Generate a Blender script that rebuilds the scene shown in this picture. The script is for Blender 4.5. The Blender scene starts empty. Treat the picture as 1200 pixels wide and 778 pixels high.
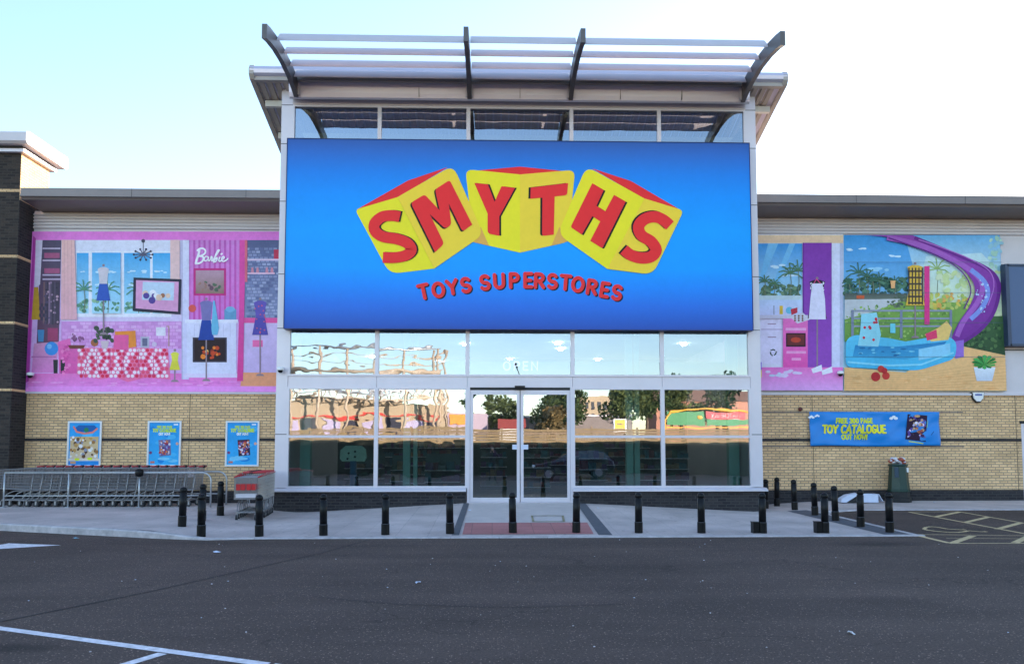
import bpy, bmesh, math, random
from mathutils import Vector, Matrix
from mathutils.geometry import tessellate_polygon
R = math.radians
random.seed(7)
sc = bpy.context.scene
col = sc.collection
EYE = 1.62
# ------------------------------------------------------------------ camera
F, CX, CY = 900.0, 600.0, 467.0
PITCH, YAW = math.atan(.0655), math.atan(.0256)
cd = bpy.data.cameras.new('camera'); cam = bpy.data.objects.new('camera', cd); col.objects.link(cam)
cam.location = (0, 0, EYE); cam.rotation_euler = (R(90)+PITCH, 0, -YAW)
cd.sensor_width = 36; cd.lens = F/1200*36; cd.shift_y = (CY-388.5)/1200; cd.clip_end = 3000; cd.clip_start = .02
sc.camera = cam

def at(px, py, Y):
    """point of the upright plane y=Y drawn at pixel px,py of the survey photo: used to trace flat printed artwork"""
    u = (px-CX)/F; v = -(py-CY)/F
    fw = math.cos(PITCH)-v*math.sin(PITCH); up = math.sin(PITCH)+v*math.cos(PITCH)
    X = u*math.cos(YAW)+fw*math.sin(YAW); D = -u*math.sin(YAW)+fw*math.cos(YAW)
    t = Y/D
    return (X*t, EYE+up*t)

# ------------------------------------------------------------------ materials
def lin(c):
    c = c/255.0
    return c/12.92 if c <= .04045 else ((c+.055)/1.055)**2.4
def rgb(r, g, b, k=1.0): return (lin(r)*k, lin(g)*k, lin(b)*k, 1)
def new_mat(name):
    m = bpy.data.materials.new(name); m.use_nodes = True
    nt = m.node_tree; b = nt.nodes['Principled BSDF']
    return m, nt, b
def N(nt, t, **kw):
    n = nt.nodes.new(t)
    for k, v in kw.items(): setattr(n, k, v)
    return n
def mat(name, c, rough=.6, metal=0, var=.12, scale=6, bump=0, bscale=40, spec=.5, aniso=(1,1,1), coat=0):
    m, nt, b = new_mat(name)
    tc = N(nt, 'ShaderNodeTexCoord'); mp = N(nt, 'ShaderNodeMapping'); mp.inputs['Scale'].default_value = aniso
    nt.links.new(tc.outputs['Object'], mp.inputs['Vector'])
    n = N(nt, 'ShaderNodeTexNoise'); n.inputs['Scale'].default_value = scale; n.inputs['Detail'].default_value = 6
    n.inputs['Roughness'].default_value = .65
    nt.links.new(mp.outputs[0], n.inputs['Vector'])
    r = N(nt, 'ShaderNodeMapRange'); r.inputs['From Min'].default_value = .25; r.inputs['From Max'].default_value = .75
    r.inputs['To Min'].default_value = 1-var; r.inputs['To Max'].default_value = 1+var
    nt.links.new(n.outputs['Fac'], r.inputs['Value'])
    mx = N(nt, 'ShaderNodeVectorMath', operation='SCALE'); mx.inputs[0].default_value = c[:3]
    nt.links.new(r.outputs[0], mx.inputs['Scale']); nt.links.new(mx.outputs[0], b.inputs['Base Color'])
    b.inputs['Roughness'].default_value = rough; b.inputs['Metallic'].default_value = metal
    b.inputs['Specular IOR Level'].default_value = spec
    if coat: b.inputs['Coat Weight'].default_value = coat
    if bump:
        n2 = N(nt, 'ShaderNodeTexNoise'); n2.inputs['Scale'].default_value = bscale; n2.inputs['Detail'].default_value = 4
        nt.links.new(tc.outputs['Object'], n2.inputs['Vector'])
        bp = N(nt, 'ShaderNodeBump'); bp.inputs['Strength'].default_value = bump; bp.inputs['Distance'].default_value = .02
        nt.links.new(n2.outputs['Fac'], bp.inputs['Height']); nt.links.new(bp.outputs[0], b.inputs['Normal'])
    return m
def brick(name, c1, c2, mortar, plane='xz', rough=.85, bw=.225, rh=.075, ms=.011, off=.5, extra=.25, bumpd=.006):
    m, nt, b = new_mat(name)
    tc = N(nt, 'ShaderNodeTexCoord'); sp = N(nt, 'ShaderNodeSeparateXYZ'); cb = N(nt, 'ShaderNodeCombineXYZ')
    geo = N(nt, 'ShaderNodeNewGeometry')
    nt.links.new(geo.outputs['Position'], sp.inputs[0])
    ax = {'xz': ('X', 'Z'), 'yz': ('Y', 'Z'), 'xy': ('X', 'Y')}[plane]
    nt.links.new(sp.outputs[ax[0]], cb.inputs['X']); nt.links.new(sp.outputs[ax[1]], cb.inputs['Y'])
    t = N(nt, 'ShaderNodeTexBrick'); t.offset = off
    t.inputs['Color1'].default_value = c1; t.inputs['Color2'].default_value = c2; t.inputs['Mortar'].default_value = mortar
    t.inputs['Scale'].default_value = 1; t.inputs['Brick Width'].default_value = bw; t.inputs['Row Height'].default_value = rh
    t.inputs['Mortar Size'].default_value = ms; t.inputs['Mortar Smooth'].default_value = .15; t.inputs['Bias'].default_value = 0
    nt.links.new(cb.outputs[0], t.inputs['Vector'])
    n = N(nt, 'ShaderNodeTexNoise'); n.inputs['Scale'].default_value = 1.1; n.inputs['Detail'].default_value = 7; n.inputs['Roughness'].default_value = .7
    nt.links.new(geo.outputs['Position'], n.inputs['Vector'])
    n3 = N(nt, 'ShaderNodeTexNoise'); n3.inputs['Scale'].default_value = 35; n3.inputs['Detail'].default_value = 3
    nt.links.new(geo.outputs['Position'], n3.inputs['Vector'])
    ad = N(nt, 'ShaderNodeMath', operation='ADD'); nt.links.new(n.outputs['Fac'], ad.inputs[0]); nt.links.new(n3.outputs['Fac'], ad.inputs[1])
    r = N(nt, 'ShaderNodeMapRange'); r.inputs['From Min'].default_value = .65; r.inputs['From Max'].default_value = 1.35
    r.inputs['To Min'].default_value = 1-extra; r.inputs['To Max'].default_value = 1+extra
    nt.links.new(ad.outputs[0], r.inputs['Value'])
    mx = N(nt, 'ShaderNodeVectorMath', operation='SCALE'); nt.links.new(t.outputs['Color'], mx.inputs[0]); nt.links.new(r.outputs[0], mx.inputs['Scale'])
    nt.links.new(mx.outputs[0], b.inputs['Base Color']); b.inputs['Roughness'].default_value = rough
    b.inputs['Specular IOR Level'].default_value = .3
    bp = N(nt, 'ShaderNodeBump'); bp.invert = True; bp.inputs['Strength'].default_value = .7; bp.inputs['Distance'].default_value = bumpd
    nt.links.new(t.outputs['Fac'], bp.inputs['Height']); nt.links.new(bp.outputs[0], b.inputs['Normal'])
    return m
def print_mat(name, k=.8, rough=.45, bump=0.0, amp=.05):
    m, nt, b = new_mat(name)
    a = N(nt, 'ShaderNodeAttribute'); a.attribute_name = 'Col'
    g = N(nt, 'ShaderNodeNewGeometry')
    n = N(nt, 'ShaderNodeTexNoise'); n.inputs['Scale'].default_value = 1.3; n.inputs['Detail'].default_value = 8; n.inputs['Roughness'].default_value = .7
    nt.links.new(g.outputs['Position'], n.inputs['Vector'])
    r = N(nt, 'ShaderNodeMapRange'); r.inputs['From Min'].default_value = .3; r.inputs['From Max'].default_value = .7
    r.inputs['To Min'].default_value = k*(1-amp); r.inputs['To Max'].default_value = k*(1+amp)
    n9 = N(nt, 'ShaderNodeTexNoise'); n9.inputs['Scale'].default_value = 9; n9.inputs['Detail'].default_value = 6; n9.inputs['Roughness'].default_value = .75
    nt.links.new(g.outputs['Position'], n9.inputs['Vector'])
    av = N(nt, 'ShaderNodeMath', operation='MULTIPLY_ADD'); av.inputs[1].default_value = .5
    hv = N(nt, 'ShaderNodeMath', operation='MULTIPLY'); hv.inputs[1].default_value = .5; nt.links.new(n9.outputs['Fac'], hv.inputs[0])
    nt.links.new(n.outputs['Fac'], av.inputs[0]); nt.links.new(hv.outputs[0], av.inputs[2]); nt.links.new(av.outputs[0], r.inputs['Value'])
    mx = N(nt, 'ShaderNodeVectorMath', operation='SCALE'); nt.links.new(a.outputs['Color'], mx.inputs[0]); nt.links.new(r.outputs[0], mx.inputs['Scale'])
    nt.links.new(mx.outputs[0], b.inputs['Base Color']); b.inputs['Roughness'].default_value = rough
    b.inputs['Specular IOR Level'].default_value = .18
    if bump:
        mp = N(nt, 'ShaderNodeMapping'); mp.inputs['Rotation'].default_value = (0, R(35), 0); mp.inputs['Scale'].default_value = (1.0, 1, 4.0)
        nt.links.new(g.outputs['Position'], mp.inputs['Vector'])
        n2 = N(nt, 'ShaderNodeTexNoise'); n2.inputs['Scale'].default_value = 1.6; n2.inputs['Detail'].default_value = 2
        nt.links.new(mp.outputs[0], n2.inputs['Vector'])
        bp = N(nt, 'ShaderNodeBump'); bp.inputs['Strength'].default_value = 1; bp.inputs['Distance'].default_value = bump
        nt.links.new(n2.outputs['Fac'], bp.inputs['Height']); nt.links.new(bp.outputs[0], b.inputs['Normal'])
    return m
def glass(name, fac=.5, tint=(.45, .62, .6), wob=.003):
    m = bpy.data.materials.new(name); m.use_nodes = True; nt = m.node_tree; nt.nodes.clear()
    out = N(nt, 'ShaderNodeOutputMaterial'); mix = N(nt, 'ShaderNodeMixShader'); gl = N(nt, 'ShaderNodeBsdfGlossy'); tr = N(nt, 'ShaderNodeBsdfTransparent')
    gl.inputs['Roughness'].default_value = .0; gl.inputs['Color'].default_value = (.82, .89, 1, 1)
    tr.inputs['Color'].default_value = (*tint, 1)
    g = N(nt, 'ShaderNodeNewGeometry'); mp = N(nt, 'ShaderNodeMapping'); mp.inputs['Scale'].default_value = (.9, .9, 1.6)
    nt.links.new(g.outputs['Position'], mp.inputs['Vector'])
    n = N(nt, 'ShaderNodeTexNoise'); n.inputs['Scale'].default_value = 1.5; n.inputs['Detail'].default_value = 1.6; n.inputs['Roughness'].default_value = .45
    nt.links.new(mp.outputs[0], n.inputs['Vector'])
    bp = N(nt, 'ShaderNodeBump'); bp.inputs['Strength'].default_value = 1; bp.inputs['Distance'].default_value = wob
    nt.links.new(n.outputs['Fac'], bp.inputs['Height']); nt.links.new(bp.outputs[0], gl.inputs['Normal'])
    fr = N(nt, 'ShaderNodeFresnel'); fr.inputs['IOR'].default_value = 1.5
    ad = N(nt, 'ShaderNodeMath', operation='ADD'); ad.use_clamp = True; ad.inputs[1].default_value = fac
    nt.links.new(fr.outputs[0], ad.inputs[0]); nt.links.new(ad.outputs[0], mix.inputs['Fac'])
    nt.links.new(tr.outputs[0], mix.inputs[1]); nt.links.new(gl.outputs[0], mix.inputs[2]); nt.links.new(mix.outputs[0], out.inputs['Surface'])
    return m
def emit(name, c, s):
    m, nt, b = new_mat(name); b.inputs['Base Color'].default_value = c; b.inputs['Emission Color'].default_value = c; b.inputs['Emission Strength'].default_value = s
    return m

M = {}
M['buff'] = brick('buff_brick', (.86, .58, .31, 1), (.68, .44, .23, 1), (.36, .24, .16, 1))
M['buff_yz'] = brick('buff_brick_return', (.86, .58, .31, 1), (.68, .44, .23, 1), (.36, .24, .16, 1), 'yz')
M['dark'] = brick('dark_brick', (.045, .040, .042, 1), (.022, .020, .024, 1), (.055, .05, .05, 1))
M['dark_yz'] = brick('dark_brick_return', (.045, .040, .042, 1), (.022, .020, .024, 1), (.055, .05, .05, 1), 'yz')
M['brown'] = brick('brown_brick', (.060, .045, .038, 1), (.024, .020, .020, 1), (.05, .042, .038, 1))
M['clad'] = mat('grey_cladding', (.62, .57, .60, 1), .42, .0, .07, 1.2)
M['alu'] = mat('grey_aluminium', (.67, .62, .67, 1), .36, .1, .06, 1.5)
M['fascia'] = mat('fascia_metal', (.60, .57, .68, 1), .38, .4, .05, 1)
M['louvre'] = mat('louvre_metal', (.54, .49, .52, 1), .4, .1, .05, 2)
M['bracket'] = mat('bracket_metal', (.11, .10, .10, 1), .45, .1, .06, 3)
M['eave'] = mat('eave_metal', (.20, .165, .16, 1), .42, .3, .10, 1.5)
M['soffit'] = mat('soffit_metal', (.42, .37, .33, 1), .5, 0, .08, 2)
M['purlin'] = mat('purlin_metal', (.58, .56, .52, 1), .5, 0, .08, 2)
M['white'] = mat('white_paint', (.78, .78, .78, 1), .5, 0, .06, 3)
M['black'] = mat('black_paint', (.006, .006, .007, 1), .38, 0, .3, 9, .05, 60, spec=.22)
M['blackm'] = mat('black_matt', (.015, .015, .016, 1), .7, 0, .2, 9)
M['chrome'] = mat('zinc_wire', (.33, .315, .32, 1), .38, .45, .12, 20)
M['steel'] = mat('galvanised_steel', (.48, .49, .51, 1), .4, .6, .12, 12)
M['red'] = mat('red_plastic', rgb(190, 28, 34), .4, 0, .1, 8)
M['handle'] = mat('faded_red_plastic', rgb(185, 55, 62), .45, 0, .15, 8)
M['rubber'] = mat('wheel_rubber', (.03, .03, .033, 1), .7)
M['green'] = mat('dark_green_plastic', rgb(10, 52, 46), .4, 0, .12, 5)
M['card'] = mat('pale_cardboard', rgb(205, 212, 232), .7, 0, .06, 8)
M['bag'] = mat('rubbish_white', (.7, .69, .72, 1), .5, 0, .15, 12, .4, 20)
M['bag2'] = mat('rubbish_red', rgb(170, 80, 60), .6, 0, .3, 20)
M['door_grey'] = mat('grey_door_paint', (.36, .37, .42, 1), .45, 0, .05, 2)
M['bluebox'] = mat('slate_blue_panel', rgb(70, 92, 130), .4, .1, .05, 1)
M['skin'] = mat('skin', (.55, .35, .26, 1), .5); M['cloth'] = mat('dark_cloth', (.02, .022, .03, 1), .85)
M['glass'] = glass('wavy_shopfront_glass', .37, (.62, .80, .76), .0022)
M['glass_flat'] = glass('shopfront_glass', .37, (.62, .80, .76), .0008)
M['glass_up'] = glass('upper_glass', .27, (.5, .64, .66), .0018)
M['glass_door'] = glass('door_glass', .36, (.58, .74, .72), .0005)
M['print'] = print_mat('printed_panel', 1.0, amp=.20); M['vinyl'] = print_mat('printed_vinyl', .8, .4, .012)
M['signprint'] = print_mat('sign_print', .98, .35)

# ------------------------------------------------------------------ mesh builder
class MB:
    def __init__(s): s.v = []; s.f = []; s.mi = []; s.mats = []; s.sm = []
    def m(s, mt):
        if mt not in s.mats: s.mats.append(mt)
        return s.mats.index(mt)
    def add(s, vs, fs, mt, smooth=False):
        o = len(s.v); k = s.m(mt); s.v += [tuple(p) for p in vs]
        for f in fs: s.f.append([i+o for i in f]); s.mi.append(k); s.sm.append(smooth)
    def box(s, x0, x1, y0, y1, z0, z1, mt, rot=0, piv=None):
        vs = [(x, y, z) for z in (z0, z1) for y in (y0, y1) for x in (x0, x1)]
        if rot:
            c = piv or ((x0+x1)/2, (y0+y1)/2); ca, sa = math.cos(rot), math.sin(rot)
            vs = [(c[0]+(x-c[0])*ca-(y-c[1])*sa, c[1]+(x-c[0])*sa+(y-c[1])*ca, z) for x, y, z in vs]
        s.add(vs, [(0, 2, 3, 1), (4, 5, 7, 6), (0, 1, 5, 4), (2, 6, 7, 3), (0, 4, 6, 2), (1, 3, 7, 5)], mt)
        return s
    def tube(s, pts, r, mt, n=8, cap=True, r2=None):
        pts = [Vector(p) for p in pts]; rings = []
        up = None
        for i, p in enumerate(pts):
            d = (pts[min(i+1, len(pts)-1)]-pts[max(i-1, 0)]).normalized()
            if up is None:
                a = Vector((0, 0, 1)) if abs(d.z) < .9 else Vector((1, 0, 0)); up = d.cross(a).normalized()
            up = (up-d*up.dot(d)).normalized(); q = d.cross(up)
            rr = r if r2 is None else r+(r2-r)*i/(len(pts)-1)
            rings.append([p+(up*math.cos(t)+q*math.sin(t))*rr for t in [2*math.pi*k/n for k in range(n)]])
        vs = [v for rg in rings for v in rg]; fs = []
        for i in range(len(pts)-1):
            for k in range(n): fs.append((i*n+k, i*n+(k+1) % n, (i+1)*n+(k+1) % n, (i+1)*n+k))
        if cap: fs += [tuple(range(n))[::-1], tuple((len(pts)-1)*n+k for k in range(n))]
        s.add(vs, fs, mt, n > 4); return s
    def lathe(s, c, prof, mt, n=20, ang=0, smooth=True):
        vs = []; fs = []
        for r, z in prof:
            for k in range(n):
                t = 2*math.pi*k/n+ang; vs.append((c[0]+r*math.cos(t), c[1]+r*math.sin(t), c[2]+z))
        for i in range(len(prof)-1):
            for k in range(n): fs.append((i*n+k, i*n+(k+1) % n, (i+1)*n+(k+1) % n, (i+1)*n+k))
        fs += [tuple(range(n))[::-1], tuple((len(prof)-1)*n+k for k in range(n))]
        s.add(vs, fs, mt, smooth); return s
    def prism(s, poly, a0, a1, mt, axis='x'):
        """poly in the two other axes, extruded along axis"""
        n = len(poly)
        def P(p, a):
            return {'x': (a, p[0], p[1]), 'y': (p[0], a, p[1]), 'z': (p[0], p[1], a)}[axis]
        vs = [P(p, a0) for p in poly]+[P(p, a1) for p in poly]
        fs = [(i, (i+1) % n, n+(i+1) % n, n+i) for i in range(n)]
        tri = tessellate_polygon([[Vector((p[0], p[1], 0)) for p in poly]])
        fs += [tuple(t) for t in tri]+[tuple(n+i for i in t)[::-1] for t in tri]
        s.add(vs, fs, mt); return s
    def ball(s, c, r, mt, sc_=(1, 1, 1), n=12):
        prof = [(math.sin(math.pi*i/8)*r+1e-4, -math.cos(math.pi*i/8)*r) for i in range(9)]
        vs = []; fs = []
        for rr, z in prof:
            for k in range(n):
                t = 2*math.pi*k/n; vs.append((c[0]+rr*math.cos(t)*sc_[0], c[1]+rr*math.sin(t)*sc_[1], c[2]+z*sc_[2]))
        for i in range(8):
            for k in range(n): fs.append((i*n+k, i*n+(k+1) % n, (i+1)*n+(k+1) % n, (i+1)*n+k))
        s.add(vs, fs, mt, True); return s
def root_loc(o):
    while o.parent: o = o.parent
    return o.location.copy()
def link(name, mb, parent=None, origin=None, normals=True):
    me = bpy.data.meshes.new(name)
    if parent: off = root_loc(parent)
    elif origin is not None: off = Vector(origin)
    else:
        xs = [p[0] for p in mb.v]; ys = [p[1] for p in mb.v]; zs = [p[2] for p in mb.v]
        off = Vector(((min(xs)+max(xs))/2, (min(ys)+max(ys))/2, min(zs)))
    me.from_pydata([(p[0]-off[0], p[1]-off[1], p[2]-off[2]) for p in mb.v], [], mb.f)
    for m_ in mb.mats: me.materials.append(m_)
    for i, p in enumerate(me.polygons): p.material_index = mb.mi[i]; p.use_smooth = mb.sm[i]
    if normals:
        bm = bmesh.new(); bm.from_mesh(me); bmesh.ops.recalc_face_normals(bm, faces=bm.faces); bm.to_mesh(me); bm.free()
    o = bpy.data.objects.new(name, me); col.objects.link(o)
    if parent: o.parent = parent
    else: o.location = off
    return o
def tag(o, label=None, cat=None, group=None, kind=None):
    if label: o['label'] = label
    if cat: o['category'] = cat
    if group: o['group'] = group
    if kind: o['kind'] = kind
    return o
def thing(name, loc, label, cat, group=None):
    o = bpy.data.objects.new(name, None); col.objects.link(o); o.location = loc; o.empty_display_size = .3
    return tag(o, label, cat, group)
def copy_tree(o, parent=None):
    c = o.copy(); col.objects.link(c)
    if parent: c.parent = parent; c.matrix_parent_inverse = o.matrix_parent_inverse
    for ch in list(o.children): copy_tree(ch, c)
    return c

# ------------------------------------------------------------------ printed artwork (flat prints traced on their own wall plane)
class Print:
    def __init__(s, Y, eps=.0012): s.Y = Y; s.eps = eps; s.items = []; s.polys = []
    def _add(s, pts, faces, cols):
        xs = [p[0] for p in pts]; ys = [p[1] for p in pts]; bb = (min(xs), max(xs), min(ys), max(ys))
        L = 0
        for b, l in s.items:
            if b[0] < bb[1] and bb[0] < b[1] and b[2] < bb[3] and bb[2] < b[3]: L = max(L, l+1)
        s.items.append((bb, L)); s.polys.append((pts, faces, cols, L))
    def poly(s, pts, c, c2=None):
        """c: colour; c2: colour at the bottom for a vertical print gradient"""
        tri = tessellate_polygon([[Vector((p[0], p[1], 0)) for p in pts]])
        ys = [p[1] for p in pts]; a, b = min(ys), max(ys)
        cols = []
        for p in pts:
            t = (p[1]-a)/(b-a+1e-9) if c2 else 0
            cols.append(tuple(c[i]+((c2 or c)[i]-c[i])*t for i in range(3)))
        s._add(pts, [tuple(t) for t in tri], cols)
    def rect(s, x0, y0, x1, y1, c, c2=None): s.poly([(x0, y0), (x1, y0), (x1, y1), (x0, y1)], c, c2)
    def disc(s, x, y, r, c, n=14, ry=None, rot=0):
        ry = ry or r; ca, sa = math.cos(rot), math.sin(rot)
        s.poly([(x+r*math.cos(t)*ca-ry*math.sin(t)*sa, y+r*math.cos(t)*sa+ry*math.sin(t)*ca) for t in [2*math.pi*k/n for k in range(n)]], c)
    def stroke(s, pts, w, c, cap=True):
        n = len(pts); h = w/2; Ls = []; Rs = []
        closed = n > 4 and math.hypot(pts[0][0]-pts[-1][0], pts[0][1]-pts[-1][1]) < w*.2
        if closed: cap = False
        for i, p in enumerate(pts):
            a = pts[max(i-1, 0)]; b = pts[min(i+1, n-1)]
            def nrm(u, v):
                dx, dy = v[0]-u[0], v[1]-u[1]; l = math.hypot(dx, dy) or 1; return (-dy/l, dx/l)
            if 0 < i < n-1:
                n1 = nrm(a, p); n2 = nrm(p, b); mx, my = n1[0]+n2[0], n1[1]+n2[1]; l = math.hypot(mx, my) or 1e-6
                mx /= l; my /= l; k = 1/max(.5, mx*n1[0]+my*n1[1])
            elif closed: mx, my = nrm(pts[-2], pts[1]); k = 1
            else: mx, my = nrm(a, b); k = 1
            Ls.append((p[0]+mx*h*k, p[1]+my*h*k)); Rs.append((p[0]-mx*h*k, p[1]-my*h*k))
        pts2 = Ls+Rs; fs = [(i, i+1, n+i+1, n+i) for i in range(n-1)]
        if cap:
            for e, (p, q) in enumerate(((pts[0], pts[1]), (pts[-1], pts[-2]))):
                ang = math.atan2(p[1]-q[1], p[0]-q[0]); o = len(pts2)
                arc = [(p[0]+h*math.cos(ang+math.pi/2-math.pi*k/6), p[1]+h*math.sin(ang+math.pi/2-math.pi*k/6)) for k in range(7)]
                pts2 += arc; fs.append(tuple(range(o, o+7)))
        s._add(pts2, fs, [c]*len(pts2))
    def build(s, name, mt, parent=None, conv=None, origin=None):
        mb = MB(); cols = []
        for pts, faces, cs, L in s.polys:
            y = s.Y-(L+1)*s.eps
            vs = []
            for p in pts:
                X, Z = (conv or (lambda a, b: at(a, b, s.Y)))(p[0], p[1]); vs.append((X, y, Z))
            mb.add(vs, faces, mt); cols += cs
        o = link(name, mb, parent, origin, normals=False)
        me = o.data; bm = bmesh.new(); bm.from_mesh(me)
        for f in bm.faces:
            f.normal_update()
            if f.normal.y > 0: f.normal_flip()
        bm.to_mesh(me); bm.free()
        ca = me.color_attributes.new('Col', 'FLOAT_COLOR', 'POINT')
        for i, c in enumerate(cols): ca.data[i].color = (*c, 1)
        return o
def C(r, g, b): return (lin(r), lin(g), lin(b))

def arc(cx, cy, rx, ry, a0, a1, n=10): return [(cx+rx*math.cos(R(a0+(a1-a0)*i/n)), cy+ry*math.sin(R(a0+(a1-a0)*i/n))) for i in range(n+1)]
# stroke alphabet: y up, cap height 1
GL = {
 'A': (.8, [[(.05, 0), (.4, 1), (.75, 0)], [(.2, .33), (.6, .33)]]),
 'B': (.7, [[(.1, 0), (.1, 1)], [(.1, 1)]+arc(.35, .76, .25, .24, 80, -80, 6)+[(.12, .52)], [(.12, .52)]+arc(.38, .26, .27, .26, 80, -80, 6)+[(.1, 0)]]),
 'C': (.75, [arc(.42, .5, .34, .5, 50, 310, 14)]),
 'D': (.8, [[(.1, 0), (.1, 1)], [(.1, 1)]+arc(.32, .5, .38, .5, 80, -80, 8)+[(.1, 0)]]),
 'E': (.62, [[(.1, 1), (.1, 0)], [(.1, 1), (.56, 1)], [(.1, 0), (.56, 0)], [(.1, .5), (.5, .5)]]),
 'F': (.6, [[(.56, 1), (.1, 1), (.1, 0)], [(.1, .5), (.48, .5)]]),
 'G': (.82, [arc(.42, .5, .34, .5, 50, 350, 16)+[(.45, .42)]]),
 'H': (.8, [[(.1, 0), (.1, 1)], [(.7, 0), (.7, 1)], [(.1, .5), (.7, .5)]]),
 'I': (.3, [[(.15, 0), (.15, 1)]]),
 'L': (.58, [[(.1, 1), (.1, 0), (.55, 0)]]),
 'M': (.95, [[(.08, 0), (.14, 1), (.47, .3), (.8, 1), (.87, 0)]]),
 'N': (.8, [[(.1, 0), (.1, 1), (.7, 0), (.7, 1)]]),
 'O': (.88, [arc(.44, .5, .36, .5, 90, 450, 20)]),
 'P': (.68, [[(.1, 0), (.1, 1)], [(.1, 1)]+arc(.36, .74, .26, .26, 80, -80, 6)+[(.12, .48)]]),
 'R': (.72, [[(.1, 0), (.1, 1)], [(.1, 1)]+arc(.36, .74, .26, .26, 80, -80, 6)+[(.12, .48)], [(.36, .46), (.66, 0)]]),
 'S': (.68, [arc(.34, .74, .26, .26, 30, 240, 8)+arc(.34, .25, .27, .25, 60, -150, 8)]),
 'T': (.72, [[(.04, 1), (.68, 1)], [(.36, 1), (.36, 0)]]),
 'U': (.8, [[(.1, 1), (.1, .36)]+arc(.4, .33, .3, .33, 190, 350, 8)+[(.7, .36), (.7, 1)]]),
 'W': (1.05, [[(.05, 1), (.27, 0), (.52, .8), (.78, 0), (1.0, 1)]]),
 'X': (.75, [[(.08, 0), (.67, 1)], [(.08, 1), (.67, 0)]]),
 'Y': (.76, [[(.05, 1), (.38, .48), (.38, 0)], [(.71, 1), (.38, .48)]]),
 '0': (.75, [arc(.37, .5, .28, .5, 90, 450, 18)]), '3': (.65, [arc(.3, .76, .25, .24, 150, -80, 8)+[(.25, .52)], [(.3, .52)]+arc(.32, .26, .28, .26, 80, -150, 8)]),
 '!': (.3, [[(.15, 1), (.15, .35)], [(.15, .06), (.15, .0)]]), ' ': (.4, []),
}
def text(pr, s, x, y, h, w, c, align='c', squeeze=1.0, gap=.12, sh=None, c2=None):
    """x,y = baseline centre (y down); h cap height; w stroke width"""
    tot = sum((GL[ch][0]+gap)*h*squeeze for ch in s)-gap*h*squeeze
    x0 = x-(tot/2 if align == 'c' else 0)
    for layer in ([0, 1] if sh else [1]):
        xx = x0
        for ch in s:
            W, st = GL[ch]
            for p in st:
                q = [(xx+a*h*squeeze+(sh[0] if not layer else 0), y-b*h+(sh[1] if not layer else 0)) for a, b in p]
                if len(q) > 1: pr.stroke(q, w, (sh[2] if not layer else c))
            xx += (W+gap)*h*squeeze

# ------------------------------------------------------------------ ground
def lerp(tab, x):
    if x <= tab[0][0]: return tab[0][1]
    for (a, b), (c, d) in zip(tab, tab[1:]):
        if x <= c: return b+(d-b)*(x-a)/(c-a)
    return tab[-1][1]
ZB = [(-7, .16), (-6.2, .12), (-5.4, .04), (-4.6, .04), (-.68, .26), (2.1, .26), (6.6, .03), (7.4, .06), (9, .14), (30, .16)]
def zg(x, y):
    t = max(0, min(1.35, (y-14.5)/5.1))
    z = lerp(ZB, x)*t
    k = max(0, min(1, (-5.0-x)/1.3))        # raised footway on the left
    if y > 12.5: z = z*(1-k)+(.115+.03*t)*k
    return z
def front(x):                                 # front edge of the paving
    return lerp([(-40, 19.0), (-13, 16.9), (-10, 15.95), (-6.11, 14.42), (-5.1, 14.12), (-4.3, 14.26), (8.0, 14.42)], x)
def zr(x, y):                                 # road surface, rising a little to the footway on the right
    if y < 14.0 or x < 7.9: return 0
    return min(1, (x-7.9)/1.0)*.14*max(0, min(1, (y-14.4)/5.1))

M['asphalt'], nt, b = new_mat('asphalt')
g = N(nt, 'ShaderNodeNewGeometry')
def noise(nt, vec, s, d=4, r=.6):
    n = N(nt, 'ShaderNodeTexNoise'); n.inputs['Scale'].default_value = s; n.inputs['Detail'].default_value = d; n.inputs['Roughness'].default_value = r
    nt.links.new(vec, n.inputs['Vector']); return n.outputs['Fac']
def rng(nt, v, a, b_, c, d):
    r = N(nt, 'ShaderNodeMapRange'); r.inputs['From Min'].default_value = a; r.inputs['From Max'].default_value = b_; r.inputs['To Min'].default_value = c; r.inputs['To Max'].default_value = d
    nt.links.new(v, r.inputs['Value']); return r.outputs[0]
def mul(nt, a, b_):
    m_ = N(nt, 'ShaderNodeMath', operation='MULTIPLY'); nt.links.new(a, m_.inputs[0])
    if isinstance(b_, (int, float)): m_.inputs[1].default_value = b_
    else: nt.links.new(b_, m_.inputs[1])
    return m_.outputs[0]
P_ = g.outputs['Position']
big = rng(nt, noise(nt, P_, .35, 5), .3, .7, .8, 1.2)
mp = N(nt, 'ShaderNodeMapping'); mp.inputs['Scale'].default_value = (.12, .9, 1); mp.inputs['Rotation'].default_value = (0, 0, R(4)); nt.links.new(P_, mp.inputs['Vector'])
tracks = rng(nt, noise(nt, mp.outputs[0], 1.2, 4), .35, .7, .80, 1.16)
fine = rng(nt, noise(nt, P_, 45, 5, .8), .33, .67, .45, 1.55)
vo = N(nt, 'ShaderNodeTexVoronoi'); vo.inputs['Scale'].default_value = 60; nt.links.new(P_, vo.inputs['Vector'])
speck = N(nt, 'ShaderNodeSeparateColor'); nt.links.new(vo.outputs['Color'], speck.inputs[0])
sp1 = rng(nt, speck.outputs[0], .86, 1.0, 1.0, 5.5); 
dd = rng(nt, vo.outputs['Distance'], .25, .5, 1, 0)
k = mul(nt, mul(nt, big, tracks), fine)
mm = N(nt, 'ShaderNodeMath', operation='SUBTRACT'); nt.links.new(sp1, mm.inputs[0]); mm.inputs[1].default_value = 1
ad = N(nt, 'ShaderNodeMath', operation='MULTIPLY_ADD'); nt.links.new(mm.outputs[0], ad.inputs[0]); nt.links.new(dd, ad.inputs[1]); nt.links.new(k, ad.inputs[2])
cur = ad.outputs[0]
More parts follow.
